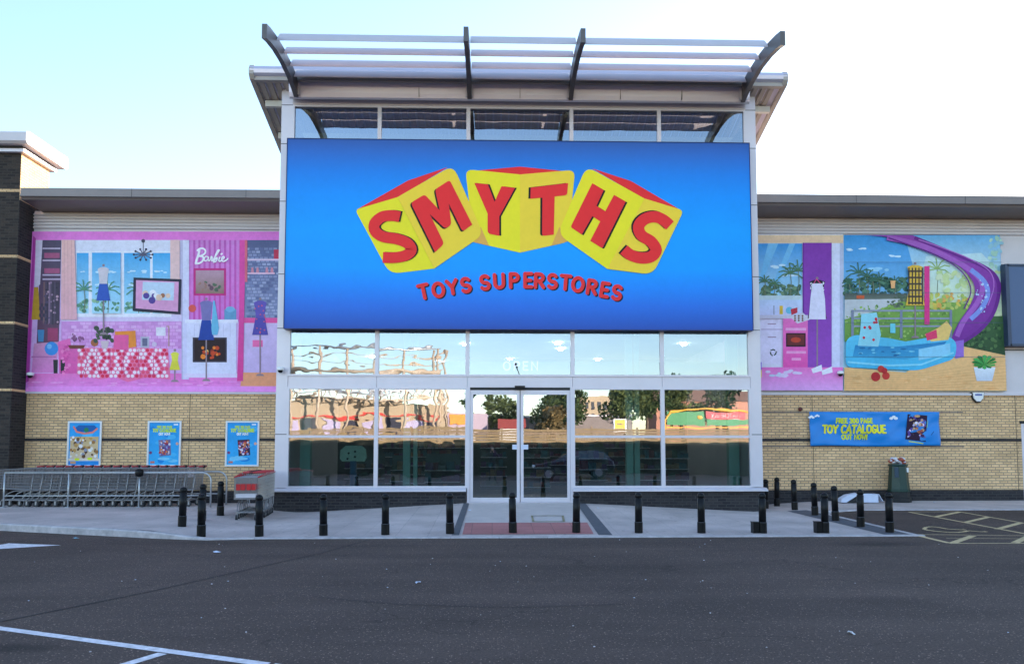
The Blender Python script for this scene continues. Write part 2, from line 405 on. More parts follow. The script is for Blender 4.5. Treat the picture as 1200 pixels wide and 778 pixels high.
for cx_, cy_, rx_, ry_, dk in ((6.6, 13.15, .9, .38, .5), (-3.95, 6.5, .5, .22, .55), (1.5, 10.5, 1.6, .5, .18), (-6.5, 9.5, 1.2, .6, .2), (4.2, 8.2, .7, .35, .25)):   # oil stains
    sb_ = N(nt, 'ShaderNodeVectorMath', operation='SUBTRACT'); nt.links.new(P_, sb_.inputs[0]); sb_.inputs[1].default_value = (cx_, cy_, 0)
    ml_ = N(nt, 'ShaderNodeVectorMath', operation='MULTIPLY'); nt.links.new(sb_.outputs[0], ml_.inputs[0]); ml_.inputs[1].default_value = (1/rx_, 1/ry_, 0)
    ln_ = N(nt, 'ShaderNodeVectorMath', operation='LENGTH'); nt.links.new(ml_.outputs[0], ln_.inputs[0])
    n_ = N(nt, 'ShaderNodeMath', operation='MULTIPLY_ADD'); nt.links.new(noise(nt, P_, 3.5, 4), n_.inputs[0]); n_.inputs[1].default_value = 1.2; nt.links.new(ln_.outputs['Value'], n_.inputs[2])
    cur = mul(nt, cur, rng(nt, n_.outputs[0], .9, 1.75, 1-dk, 1))
patch = N(nt, 'ShaderNodeTexVoronoi'); patch.inputs['Scale'].default_value = .11; nt.links.new(P_, patch.inputs['Vector'])
pc = N(nt, 'ShaderNodeSeparateColor'); nt.links.new(patch.outputs['Color'], pc.inputs[0]); cur = mul(nt, cur, rng(nt, pc.outputs[1], 0, 1, .93, 1.06))
crk = N(nt, 'ShaderNodeTexVoronoi'); crk.feature = 'DISTANCE_TO_EDGE'; crk.inputs['Scale'].default_value = .38
wv = N(nt, 'ShaderNodeVectorMath', operation='SCALE'); wn = N(nt, 'ShaderNodeTexNoise'); wn.inputs['Scale'].default_value = 1.3; wn.inputs['Detail'].default_value = 6; nt.links.new(P_, wn.inputs['Vector']); nt.links.new(wn.outputs['Color'], wv.inputs[0]); wv.inputs['Scale'].default_value = 1.1
wa = N(nt, 'ShaderNodeVectorMath', operation='ADD'); nt.links.new(wv.outputs[0], wa.inputs[0]); nt.links.new(P_, wa.inputs[1]); nt.links.new(wa.outputs[0], crk.inputs['Vector'])
cm = rng(nt, crk.outputs['Distance'], .0015, .006, .6, 1); cg = rng(nt, noise(nt, P_, .5, 2), .5, .56, 1, 0)
cmx = N(nt, 'ShaderNodeMath', operation='MAXIMUM'); nt.links.new(cm, cmx.inputs[0]); nt.links.new(cg, cmx.inputs[1]); cur = mul(nt, cur, cmx.outputs[0])
vs_ = N(nt, 'ShaderNodeVectorMath', operation='SCALE'); vs_.inputs[0].default_value = (.094, .062, .050); nt.links.new(cur, vs_.inputs['Scale'])
nt.links.new(vs_.outputs[0], b.inputs['Base Color']); b.inputs['Roughness'].default_value = .82; b.inputs['Specular IOR Level'].default_value = .35
bp = N(nt, 'ShaderNodeBump'); bp.inputs['Strength'].default_value = .5; bp.inputs['Distance'].default_value = .008
nt.links.new(fine, bp.inputs['Height']); nt.links.new(bp.outputs[0], b.inputs['Normal'])
M['patch'] = mat('dark_stained_asphalt', (.022, .019, .021, 1), .8, 0, .3, 6, .4, 60)
M['paint'] = mat('worn_white_road_paint', (.78, .72, .75, 1), .7, 0, .35, 14, .3, 90)
M['ypaint'] = mat('worn_yellow_road_paint', (.66, .48, .25, 1), .75, 0, .4, 12, .3, 90)
M['kerb'] = mat('concrete_kerb', (.50, .45, .45, 1), .8, 0, .35, 5, .3, 50)
M['slab'] = brick('paving_slabs', (.60, .50, .47, 1), (.55, .46, .43, 1), (.42, .36, .34, 1), 'xy', .85, .6, .6, .005, 0, .13, .001)
def spots(m, scale, dens, dark):
    nt = m.node_tree; b = nt.nodes['Principled BSDF']; src = b.inputs['Base Color'].links[0].from_socket
    g = N(nt, 'ShaderNodeNewGeometry'); v = N(nt, 'ShaderNodeTexVoronoi'); v.inputs['Scale'].default_value = scale; nt.links.new(g.outputs['Position'], v.inputs['Vector'])
    c = N(nt, 'ShaderNodeSeparateColor'); nt.links.new(v.outputs['Color'], c.inputs[0])
    pick = rng(nt, c.outputs[0], dens, dens+.02, 0, 1); near = rng(nt, v.outputs['Distance'], .12, .2, 1, 0)
    f = rng(nt, mul(nt, pick, near), 0, 1, 1, dark); st = rng(nt, noise(nt, g.outputs['Position'], .8, 6), .35, .7, .82, 1.12)
    sc_ = N(nt, 'ShaderNodeVectorMath', operation='SCALE'); nt.links.new(src, sc_.inputs[0]); nt.links.new(mul(nt, f, st), sc_.inputs['Scale']); nt.links.new(sc_.outputs[0], b.inputs['Base Color'])
spots(M['slab'], 5, .72, .62)
M['slab2'] = mat('charcoal_paving', (.105, .105, .12, 1), .8, 0, .2, 8, .2, 60)
M['tact'] = brick('red_tactile_paving', (.50, .20, .19, 1), (.44, .18, .17, 1), (.3, .15, .14, 1), 'xy', .85, .4, .4, .008, 0, .15, .003)
M['concrete'] = mat('plain_concrete', (.57, .49, .46, 1), .85, 0, .12, 2.5, .15, 60)

# asphalt: one sheet out to the horizon, finer near the shop
mb = MB()
xs = [-1500, -300, -60, -20]+[6, 7.9]+[8.2+.5*i for i in range(30)]+[60, 300, 1500]
ys = [-9.2, 0, 10, 14.0, 14.4, 15, 16, 17, 18, 18.9, 19.4, 60, 300, 2500]
for i, x in enumerate(xs):
    for y in ys: mb.v.append((x, y, zr(x, y)))
ny = len(ys)
for i in range(len(xs)-1):
    for j in range(ny-1): mb.f.append([i*ny+j, (i+1)*ny+j, (i+1)*ny+j+1, i*ny+j+1]); mb.mi.append(0); mb.sm.append(True)
mb.mats = [M['asphalt']]
tag(link('asphalt_ground', mb, origin=(0, 0, 0)), kind='structure')

def sheet(name, poly_fn_cells, mt, dz):       # cells: list of quads (x,y) draped on zg
    m_ = MB()
    for q, f in poly_fn_cells:
        m_.add([(x, y, f(x, y)+dz) for x, y in q], [tuple(range(len(q)))], mt)
    o = link(name, m_, origin=(0, 0, 0)); tag(o, kind='structure'); return o
cells = []
xs = [-40, -25, -18, -13]+[-12.6+.35*i for i in range(59)]
xs = [x for x in xs if x < 8.0]+[8.05]
for a, b_ in zip(xs, xs[1:]):
    n = 16
    for j in range(n):
        ya0 = front(a)+(21.6-front(a))*j/n; ya1 = front(a)+(21.6-front(a))*(j+1)/n
        yb0 = front(b_)+(21.6-front(b_))*j/n; yb1 = front(b_)+(21.6-front(b_))*(j+1)/n
        cells.append(([(a, ya0), (b_, yb0), (b_, yb1), (a, ya1)], zg))
for i in range(40):                           # footway along the right-hand wall
    a = 8.05+.6*i; b_ = a+.6
    for j in range(5):
        y0 = 18.95+j*.53; cells.append(([(a, y0), (b_, y0), (b_, y0+.53), (a, y0+.53)], zg))
pav = sheet('pavement', cells, M['slab'], .012)
def strip_cells(quad, n=14, m_=3):
    (x0, y0), (x1, y1), (x2, y2), (x3, y3) = quad; out = []
    for i in range(n):
        for j in range(m_):
            def P(u, v):
                ax, ay = x0+(x1-x0)*u, y0+(y1-y0)*u; bx, by = x3+(x2-x3)*u, y3+(y2-y3)*u
                return (ax+(bx-ax)*v, ay+(by-ay)*v)
            out.append(([P(i/n, j/m_), P((i+1)/n, j/m_), P((i+1)/n, (j+1)/m_), P(i/n, (j+1)/m_)], zg))
    return out
sheet('charcoal_paving_strip', strip_cells([(-.72, 19.5), (-.76, 14.5), (-.62, 14.5), (-.58, 19.5)])+strip_cells([(2.12, 19.5), (2.0, 14.5), (2.26, 14.5), (2.36, 19.5)])
      + strip_cells([(7.42, 19.3), (7.42, 14.5), (7.92, 14.5), (7.92, 19.3)]), M['slab2'], .017)
sheet('tactile_paving', strip_cells([(-.56, 16.1), (-.56, 14.62), (1.92, 14.62), (1.98, 16.1)], 8, 6), M['tact'], .0215)
sheet('entrance_paving', strip_cells([(-.57, 19.45), (-.57, 16.11), (1.99, 16.11), (2.1, 19.45)], 14, 6), M['concrete'], .0165)
# manhole outline in faded yellow
q = .02
mh = []
for a in ([(.84, 16.2), (.84+.05, 16.2), (.9, 17.15), (.86, 17.15)], [(1.48, 16.2), (1.53, 16.2), (1.59, 17.15), (1.54, 17.15)],
          [(.84, 16.2), (1.53, 16.2), (1.53, 16.26), (.84, 16.26)], [(.9, 17.1), (1.57, 17.1), (1.57, 17.15), (.9, 17.15)]): mh += strip_cells([a[0], a[1], a[2], a[3]], 3, 2)
M['rust'] = mat('faded_yellow_marking', (.30, .25, .14, 1), .8, 0, .5, 20)
sheet('manhole_marking', mh, M['rust'], .0255)
# kerbs
def kerb(name, pts, w, zt, zb=-.1, mt=M['kerb'], L=.9):
    """kerb stones laid along pts; zt(x,y) top height"""
    m_ = MB(); 
    for (a, b_) in zip(pts, pts[1:]):
        a = Vector(a); b_ = Vector(b_); d = b_-a; n = max(1, round(d.length/L)); nn = Vector((-d.y, d.x)).normalized()
        if nn.y < 0: nn = -nn
        for i in range(n):
            p = a+d*(i/n)+d.normalized()*.004; q_ = a+d*((i+1)/n)-d.normalized()*.004
            if (a-b_).length < 1: p, q_ = a+d*(i/n), a+d*((i+1)/n)
            ps = [p, q_, q_+nn*w, p+nn*w]; c = w*.18
            tops = [zt(v.x, v.y)+.016 for v in ps]
            vs = [(v.x, v.y, zb) for v in ps]+[(ps[0].x, ps[0].y, tops[0]-min(c, tops[0]*.5)), (ps[1].x, ps[1].y, tops[1]-min(c, tops[1]*.5)), (ps[2].x, ps[2].y, tops[2]), (ps[3].x, ps[3].y, tops[3]),
                  (ps[0].x+nn.x*c, ps[0].y+nn.y*c, tops[0]), (ps[1].x+nn.x*c, ps[1].y+nn.y*c, tops[1])]
            m_.add(vs, [(0, 1, 5, 4), (4, 5, 9, 8), (8, 9, 6, 7), (1, 2, 6, 9, 5), (3, 0, 4, 8, 7), (2, 3, 7, 6)], mt)
    o = link(name, m_, origin=(0, 0, 0)); return tag(o, kind='structure')
fr = lambda x: front(x)-.13
kerb('raised_kerb', [(x, fr(x)) for x in (-30, -20, -13, -12, -11, -10, -9, -8, -7.1, -6.11, -5.6, -5.1, -4.7, -4.3)], .13, lambda x, y: max(.012, zg(x, front(x)+.05)), L=.9)
kerb('flush_kerb', [(-4.3, fr(-4.3)), (8.1, fr(8.1))], .13, lambda x, y: .006)
kerb('side_kerb', [(8.06, 14.3), (8.06, 18.8)], -.12 and .12, lambda x, y: zg(8.05, y)+.004)
kerb('footway_kerb', [(8.1, 18.82), (32, 18.82)], .13, lambda x, y: zg(x, 18.95))

def marking(name, polys, mt, dz=.004):
    m_ = MB()
    for p in polys:
        m_.add([(x, y, zr(x, y)+dz) for x, y in p], [tuple(range(len(p)))], mt)
    return tag(link(name, m_, origin=(0, 0, 0)), kind='structure')
def line(x0, y0, x1, y1, w=.1, n=6):
    d = Vector((x1-x0, y1-y0)); nn = Vector((-d.y, d.x)).normalized()*w/2; out = []
    for i in range(n):
        a = Vector((x0, y0))+d*(i/n); b_ = Vector((x0, y0))+d*((i+1)/n)
        out.append([tuple(a-nn), tuple(b_-nn), tuple(b_+nn), tuple(a+nn)])
    return out
marking('white_bay_lines', line(-9.6, 9.52, -1.70, 5.96, .10, 1)+line(-.9, 5.6, -1.66, 5.94, .10, 1)+line(-2.62, 6.30, -4.2, 2.9, .10, 1), M['paint'])
marking('white_arrow', [[(-12, 13.26), (-8.2, 13.16), (-8.2, 13.02), (-12, 13.0)], [(-8.35, 13.62), (-7.3, 13.34), (-8.25, 12.72), (-8.25, 13.0), (-8.4, 13.15)]], M['paint'])
Y_ = M['ypaint']
hat = []
hat += line(10.06, 18.41, 10.34, 11.5, .085, 14)+line(11.32, 18.48, 11.36, 11.5, .07, 14)+line(10.06, 18.45, 11.32, 18.5, .05)
for i in range(6): hat += line(10.12, 17.42-i*1.07, 11.30, 18.42-i*1.07, .12)
hat += line(8.03, 14.6, 7.92, 13.24, .11)+line(7.90, 13.2, 10.2, 13.17, .07)+line(8.06, 14.58, 10.1, 14.32, .05)+line(8.3, 13.97, 10.1, 13.8, .04)
for i in range(2): hat += line(7.99+i*1.1, 13.26, 9.02+i*1.1, 14.33, .13)
marking('yellow_hatching', hat, Y_)
sy = []
for pts in ([(8.67, 15.35), (8.85, 15.58), (8.99, 15.66), (9.09, 15.56), (9.11, 15.29), (9.34, 15.16), (9.42, 15.2)], [(8.67, 15.35), (8.64, 15.2), (8.70, 14.98), (8.84, 14.82), (9.0, 14.79), (9.2, 14.88), (9.38, 15.03), (9.44, 14.95), (9.56, 14.86), (9.66, 14.9)]):
    for a, b_ in zip(pts, pts[1:]): sy += line(a[0], a[1], b_[0], b_[1], .075, 1)
marking('disabled_bay_symbol', sy, Y_, .0085)
# trench seam and wet patches
def blob(cx, cy, rx, ry, n=22, j=.25):
    return [(cx+rx*math.cos(t)*(1+random.uniform(-j, j)), cy+ry*math.sin(t)*(1+random.uniform(-j, j))) for t in [2*math.pi*k/n for k in range(n)]]
seam = []
sp_ = [(-9, 4.2), (-4.63, 7.47), (-3.9, 9.0), (-3.3, 10.6), (-2.68, 12.18), (-2.2, 14.0)]
for a, b_ in zip(sp_, sp_[1:]): seam += line(a[0], a[1], b_[0], b_[1], .022, 1)
s2 = [(-1.9, 8.6), (-1.0, 8.2), (.2, 8.0), (1.4, 8.15)]
for a, b_ in zip(s2, s2[1:]): seam += line(a[0], a[1], b_[0], b_[1], .012, 1)
marking('road_seam', seam, M['patch'])

# ------------------------------------------------------------------ store building
XL, XR = -5.49, 6.93            # entrance bay
BY, WY, SY = 19.6, 21.2, 19.3
store = thing('store_building', (0, 21, 0), 'large toy shop building with buff brick walls, tall glazed entrance bay and louvred canopy', 'building')
# side walls
def wall_part(x0, x1, name='brick_wall'):
    m_ = MB()
    m_.box(x0, x1, WY, WY+.35, .50, 3.15, M['buff']); m_.box(x0, x1, WY-.003, WY, 1.84, 1.925, M['dark'])
    link(name, m_, store)
    m_ = MB(); m_.box(x0, x1, WY-.004, WY+.35, -.2, .5, M['dark']); link('plinth', m_, store)
wall_part(-12.68, XL+.02); wall_part(XR-.02, 14.84)
m_ = MB(); m_.box(15.87, 48, WY, WY+.35, .5, 3.15, M['buff']); m_.box(14.84, 15.87, WY, WY+.35, 2.36, 3.15, M['buff']); link('brick_wall', m_, store)
m_ = MB(); m_.box(15.87, 48, WY-.004, WY+.35, -.2, .5, M['dark']); link('plinth', m_, store)
for x in (-8.27, 8.93, 14.70):
    m_ = MB(); m_.box(x-.006, x+.006, WY-.005, WY, .5, 3.13, M['blackm']); link('movement_joint', m_, store)
for z in (2.66, 1.70):          # shadow marks left by the old sign rails
    m_ = MB(); m_.box(7.5, 13.2, WY-.006, WY-.001, z-.012, z+.012, M['slab2']); link('old_rail', m_, store)
dr = MB(); dr.box(14.92, 15.82, WY+.08, WY+.14, .17, 2.30, M['door_grey']); dd_ = link('side_door', dr, store)
m_ = MB(); m_.box(14.84, 14.92, WY-.01, WY+.15, .15, 2.36, M['alu']); m_.box(15.82, 15.87, WY-.01, WY+.15, .15, 2.36, M['alu']); m_.box(14.92, 15.82, WY-.01, WY+.15, 2.30, 2.36, M['alu']); m_.box(14.8, 15.9, WY-.02, WY-.005, 2.34, 2.42, M['blackm']); link('door_frame', m_, dd_)
# metal cladding band above the brickwork
def clad(x0, x1):
    m_ = MB(); m_.box(x0, x1, WY+.02, WY+.3, 3.15, 8.2, M['clad'])
    m_.box(x0, x1, WY-.06, WY+.02, 3.13, 3.185, M['clad'])
    z = 7.72
    prof = [(WY+.02, 7.70)]
    while z < 8.13: prof += [(WY-.03, z), (WY-.03, z+.035), (WY+.005, z+.05), (WY+.005, z+.075)]; z += .09
    prof += [(WY+.02, z)]
    m_.prism(prof, x0, x1, M['clad'], 'x')
    link('metal_cladding', m_, store)
clad(-12.68, XL+.02); clad(XR-.02, 48)
for z in (4.42, 6.86):
    m_ = MB(); m_.box(14.45, 48, WY+.012, WY+.021, z-.012, z+.012, M['blackm']); link('panel_joint', m_, store)
def eave(x0, x1):
    m_ = MB(); m_.prism([(20.2, 8.27), (20.17, 8.28), (20.17, 8.50), (20.24, 8.52), (21.5, 8.56), (30, 8.9), (60, 9.2), (60, 8.9), (21.6, 8.22), (21.2, 8.16), (20.24, 8.2)], x0, x1, M['eave'], 'x')
    o = link('roof', m_, store)
    m_ = MB(); m_.prism([(20.165, 8.268), (20.165, 8.275), (20.169, 8.275), (20.169, 8.268)], x0, x1, M['blackm'], 'x')
    x = x0+2.9
    while x < x1: m_.box(x-.004, x+.004, 20.166, 20.1695, 8.28, 8.5, M['blackm']); x += 3.0
    link('seam', m_, o)
eave(-12.45, XL-.02); eave(XR+.02, 48)
# shell that shuts out the light
m_ = MB(); m_.box(-12.6, 48, 59.6, 60, 0, 8.9, M['clad']); m_.box(47.7, 48, 21.5, 60, 0, 8.9, M['clad']); m_.box(-26, -25.7, 21.5, 60, 0, 8.4, M['clad']); link('rear_wall', m_, store)
m_ = MB(); m_.box(-26, -12.45, 21.6, 60, 8.2, 8.4, M['eave']); link('roof', m_, store)
# brick pier at the left end
pier = MB(); pier.box(-26, -12.70, 20.55, 21.85, -.2, 9.57, M['brown']); pr_ = link('brick_pier', pier, store)
m_ = MB(); m_.box(-12.70, -12.69, 20.551, 21.849, -.2, 8.3, M['dark_yz']); m_.box(-12.70, -12.69, 20.551, 21.849, 8.3, 9.57, M['buff_yz']); link('pier_return', m_, pr_)
m_ = MB()
for z in (3.19, 4.97, 6.76, 8.55): m_.box(-26, -12.685, 20.546, 21.855, z-.035, z+.035, M['buff'])
link('buff_course', m_, pr_)
m_ = MB(); m_.prism([(20.42, 9.57), (20.42, 9.66), (21.98, 9.66), (21.98, 9.57)], -26, -12.56, M['alu'], 'x')
m_.prism([(20.25, 9.72), (20.18, 9.78), (20.18, 10.02), (20.3, 10.07), (22.15, 10.07), (22.2, 9.98), (22.2, 9.78), (22.1, 9.70)], -26, -12.36, M['clad'], 'x')
m_.box(-26, -12.6, 20.4, 22.0, 9.66, 9.72, M['blackm']); link('cornice', m_, pr_)

# --- entrance bay frame
fm = M['alu']
for x0, x1 in ((XL, -5.20), (6.66, XR)):
    m_ = MB(); m_.box(x0, x1, BY-.02, BY+.3, .66, 11.2, fm); cor = link('corner_post', m_, store)
    for z in (2.0, 4.7, 6.1, 8.0, 9.52, 10.55):
        m_ = MB(); m_.box(x0-.002, x1+.002, BY-.0235, BY-.02, z-.008, z+.008, M['blackm']); link('panel_joint', m_, cor)
m_ = MB(); m_.box(XL+.01, XL+.3, BY+.3, 26, -.1, 10.2, M['clad']); m_.box(XR-.3, XR-.01, BY+.3, 26, -.1, 10.2, M['clad']); m_.box(XL+.02, XR-.02, 25.8, 26, 4.7, 9.4, M['clad']); m_.box(-5.2, 6.66, 19.75, 19.95, 4.72, 9.6, M['blackm']); link('bay_wall', m_, store)
for x0, x1 in ((XL-.10, -.66), (2.08, XR+.02)):
    m_ = MB(); m_.box(x0, x1, BY-.06, BY+.3, -.2, .56, M['dark']); link('plinth', m_, store)
    m_ = MB(); m_.prism([(BY-.16, .56), (BY-.16, .60), (BY-.02, .645), (BY+.25, .645), (BY+.25, .56)], x0-.03, x1+.06 if x0 > 0 else x1, fm, 'x'); link('window_sill', m_, store)
# windows : x edges
cols = [-5.20, -2.95, -.64, 2.06, 4.37, 6.66]
mw = .035
def window(x0, x1, z0, z1, gm, mids=(), nm='window'):
    w = MB(); f = .05
    w.box(x0, x0+f, BY-.03, BY+.08, z0, z1, fm); w.box(x1-f, x1, BY-.03, BY+.08, z0, z1, fm)
    w.box(x0+f, x1-f, BY-.03, BY+.08, z0, z0+f, fm); w.box(x0+f, x1-f, BY-.03, BY+.08, z1-f, z1, fm)
    for z in mids: w.box(x0+f, x1-f, BY-.03, BY+.08, z-.032, z+.032, fm)
    o = link(nm, w, store)
    zz = [z0+f]+[v for z in mids for v in (z-.032, z+.032)]+[z1-f]
    for a, b_ in zip(zz[::2], zz[1::2]):
        g_ = MB(); tx = random.uniform(-.0022, .0022); tz = random.uniform(-.0018, .0018)
        cx_, cz_ = (x0+x1)/2, (a+b_)/2
        V = [(x, BY+.02+(x-cx_)*tx+(z-cz_)*tz, z) for x, z in ((x0+f, a), (x1-f, a), (x1-f, b_), (x0+f, b_))]
        V2 = [(x, y+.012, z) for x, y, z in V]
        g_.add(V, [(0, 1, 2, 3)], gm); g_.add(V2, [(0, 3, 2, 1)], M['clear'])
        link('pane', g_, o, normals=False)
    return o
M['clear'] = bpy.data.materials.new('clear_back_face'); M['clear'].use_nodes = True; _n = M['clear'].node_tree; _n.nodes.clear()
_o = N(_n, 'ShaderNodeOutputMaterial'); _t = N(_n, 'ShaderNodeBsdfTransparent'); _n.links.new(_t.outputs[0], _o.inputs['Surface'])
for i in range(5):
    x0, x1 = cols[i], cols[i+1]
    if i != 2: window(x0, x1, .645, 3.20, M['glass'] if i < 2 else M['glass_flat'], (1.945,))
    window(x0, x1, 3.48, 4.72, M['glass_up'])
    m_ = MB(); m_.box(x0+.004, x1-.004, BY+.0, BY+.08, 3.20, 3.48, fm); link('transom_panel', m_, store)
    window(x0, x1, 9.40, 10.56, M['glass_up'], nm='clerestory_window')
# entrance door: frame and two leaves
m_ = MB(); m_.box(-.64, -.57, BY-.03, BY+.1, .26, 3.20, fm); m_.box(1.99, 2.06, BY-.03, BY+.1, .26, 3.20, fm); m_.box(-.57, 1.99, BY-.02, BY+.1, 3.14, 3.20, M['blackm']); m_.box(-.57, 1.99, BY-.03, BY+.1, .2, .285, fm)
dfr = link('door_frame', m_, store)
m_ = MB(); m_.box(.57, .83, BY-.14, BY-.03, 3.155, 3.235, M['black']); link('door_sensor', m_, store)
for x0, x1 in ((-.565, .70), (.72, 1.985)):
    m_ = MB(); s_ = .075
    m_.box(x0, x0+s_, BY-.01, BY+.05, .29, 3.13, fm); m_.box(x1-s_, x1, BY-.01, BY+.05, .29, 3.13, fm)
    m_.box(x0+s_, x1-s_, BY-.01, BY+.05, .29, .40, fm); m_.box(x0+s_, x1-s_, BY-.01, BY+.05, 3.02, 3.13, fm)
    d_ = link('door_leaf', m_, store)
    g_ = MB(); g_.add([(x0+s_, BY+.02, .40), (x1-s_, BY+.02, .40), (x1-s_, BY+.02, 3.02), (x0+s_, BY+.02, 3.02)], [(0, 1, 2, 3)], M['glass_door'])
    g_.add([(x0+s_, BY+.03, .40), (x1-s_, BY+.03, .40), (x1-s_, BY+.03, 3.02), (x0+s_, BY+.03, 3.02)], [(0, 3, 2, 1)], M['clear']); link('pane', g_, d_, normals=False)
    m_ = MB(); a = x1-.19 if x0 < 0 else x0+.005
    m_.box(a, a+.12 if x0 < 0 else a+.19, BY-.014, BY+.012, 1.62, 1.74, M['card']); link('door_notice', m_, d_)
# fascia above the clerestory
m_ = MB(); m_.box(-5.20, 6.66, BY-.05, BY+.1, 10.56, 10.74, M['clad'])
prof = [(BY-.05, 10.742), (BY-.20, 10.66), (BY-.27, 10.60), (BY-.31, 10.64), (BY-.34, 10.74), (BY-.37, 10.9), (BY-.385, 11.04), (BY+.2, 11.04), (BY+.2, 10.742)]
m_.prism(prof, -5.22, 6.68, M['fascia'], 'x'); fo = link('fascia', m_, store)
for x in (-1.9, .7, 3.3, 4.9):
    m_ = MB(); m_.box(x-.004, x+.004, BY-.374, BY-.3, 10.66, 10.9, M['blackm']); link('panel_joint', m_, fo)
# monopitch roof of the bay, low at the back
RX0, RX1, slope = -6.19, 7.62, .274
def zroof(y): return 11.10-(y-19.12)*slope
m_ = MB()
m_.prism([(19.12, 11.10), (19.06, 11.15), (19.04, 11.24), (19.08, 11.33), (19.16, 11.37), (26.4, 11.37-7.24*slope), (26.4, zroof(26.4)), (19.4, zroof(19.4))], RX0+.02, RX1-.02, M['fascia'], 'x')
for x0, x1 in ((RX0, RX0+.12), (RX1-.12, RX1)): m_.prism([(19.13, 11.02), (19.05, 11.12), (19.045, 11.26), (19.12, 11.375), (26.4, 11.375-7.28*slope), (26.4, zroof(26.4)-.08)], x0, x1, M['soffit'], 'x')
m_.box(RX0+.1, RX1-.1, 19.14, 19.3, 11.0, 11.12, M['soffit'])
roof = link('bay_roof', m_, store)
m_ = MB()
x = RX0+.14
while x < RX1-.3:
    for (a, b_, dz) in ((x, x+.05, .0), (x+.05, x+.16, .05)):
        y0, y1 = 19.3, 26.2
        m_.add([(a, y0, zroof(y0)-dz-.005), (b_, y0, zroof(y0)-dz-.005), (b_, y1, zroof(y1)-dz-.005), (a, y1, zroof(y1)-dz-.005),
                (a, y0, zroof(y0)+.01), (b_, y0, zroof(y0)+.01), (b_, y1, zroof(y1)+.01), (a, y1, zroof(y1)+.01)],
               [(0, 1, 2, 3), (7, 6, 5, 4), (0, 4, 5, 1), (1, 5, 6, 2), (2, 6, 7, 3), (3, 7, 4, 0)], M['soffit'])
    x += .21
link('corrugated_soffit', m_, roof)
for y in (19.95, 21.2, 22.5, 23.8, 25.0):
    m_ = MB(); m_.box(RX0+.18, RX1-.18, y-.06, y+.06, zroof(y)-.22, zroof(y)-.062, M['purlin']); link('purlin', m_, roof)
# canopy : four brackets and four blades
top = [(16.50, 10.98), (16.8, 11.05), (17.3, 11.13), (17.9, 11.17), (18.6, 11.15), (19.0, 11.10), (19.27, 11.02)]
bot = [(19.27, 10.62), (19.0, 10.70), (18.5, 10.80), (17.9, 10.84), (17.3, 10.81), (16.8, 10.73), (16.5, 10.65)]
BX = [-5.04, -.60, 2.01, 6.50]
for x in BX:
    m_ = MB(); m_.prism(top+bot, x-.055, x+.055, M['bracket'], 'x'); br_ = link('canopy_bracket', m_, store)
    m_ = MB(); m_.box(x-.10, x+.10, 19.19, 19.215, 10.66, 10.98, M['alu']); link('fixing_plate', m_, br_)
tl = R(47)
for (y, z) in ((17.36, 11.155), (17.94, 11.145), (18.50, 11.125), (18.90, 11.055)):
    for a, b_ in zip(BX, BX[1:]):
        m_ = MB(); prof = []
        for k in range(16):
            t = 2*math.pi*k/16; u, v = .215*math.cos(t), .030*math.sin(t)
            prof.append((y+u*math.cos(tl)-v*math.sin(tl), z+u*math.sin(tl)+v*math.cos(tl)))
        m_.prism(prof, a+.07, b_-.07, M['louvre'], 'x'); link('louvre_blade', m_, store)
# --- interior seen through the glass
M['int_floor'] = mat('shop_floor', (.16, .17, .17, 1), .3); M['int_wall'] = mat('shop_wall', (.10, .15, .14, 1), .8); M['mint'] = mat('mint_column', (.30, .55, .50, 1), .6, 0, .05)
M['bulk'] = mat('pale_bulkhead', (.45, .62, .66, 1), .7, 0, .05); M['ceil'] = mat('shop_ceiling', (.42, .45, .52, 1), .8)
m_ = MB(); m_.box(-12.4, 14, 21.6, 34, .18, .26, M['int_floor']); m_.box(-5.18, 6.62, BY+.14, 21.6, .18, .26, M['int_floor']); m_.box(-12.4, 14, 33.8, 34, .26, 4.7, M['int_wall']); m_.box(-12.5, -12.4, 21.6, 34, .2, 4.7, M['int_wall']); m_.box(14, 14.1, 21.6, 34, .2, 4.7, M['int_wall'])
m_.box(-5.4, XR-.1, 19.95, 34, 4.72, 4.85, M['ceil']); m_.box(-12.4, XL, 21.6, 34, 4.72, 4.85, M['ceil']); m_.box(XR, 14, 21.6, 34, 4.72, 4.85, M['ceil'])
link('shop_interior', m_, store)
m_ = MB(); m_.box(-5.1, 6.6, 21.6, 21.75, 3.35, 4.1, M['bulk']); link('bulkhead', m_, store)
for x0, x1 in ((-5.05, -4.78), (-2.35, -2.17), (-2.08, -1.98), (3.56, 3.74), (3.78, 3.92), (6.3, 6.58)):
    m_ = MB(); m_.box(x0, x1, 20.35, 20.55, .26, 4.7, M['mint']); link('column', m_, store)
LP = emit('ceiling_lamp', (1, .98, .95, 1), 22)
for x, y in ((-.8, 22.4), (1.9, 22.1), (2.1, 23.4), (5.6, 22.2), (-4, 25.5), (-1.8, 27), (.6, 26), (3.6, 26), (5.6, 28), (-3.2, 30), (1.5, 31)):  # lamps further back are added to brighten the stock and columns
    m_ = MB(); m_.lathe((x, y, 4.66), [(.075, 0), (.075, .05)], LP, 12); link('ceiling_lamp', m_, store)
shc = [mat('stock_'+n_, c_, .5, 0, .3, 9) for n_, c_ in (('maroon', (.16, .04, .05, 1)), ('violet', (.10, .05, .14, 1)), ('teal', (.03, .12, .15, 1)), ('tan', (.25, .16, .09, 1)), ('grey', (.12, .14, .14, 1)), ('dull_green', (.06, .12, .08, 1)))]
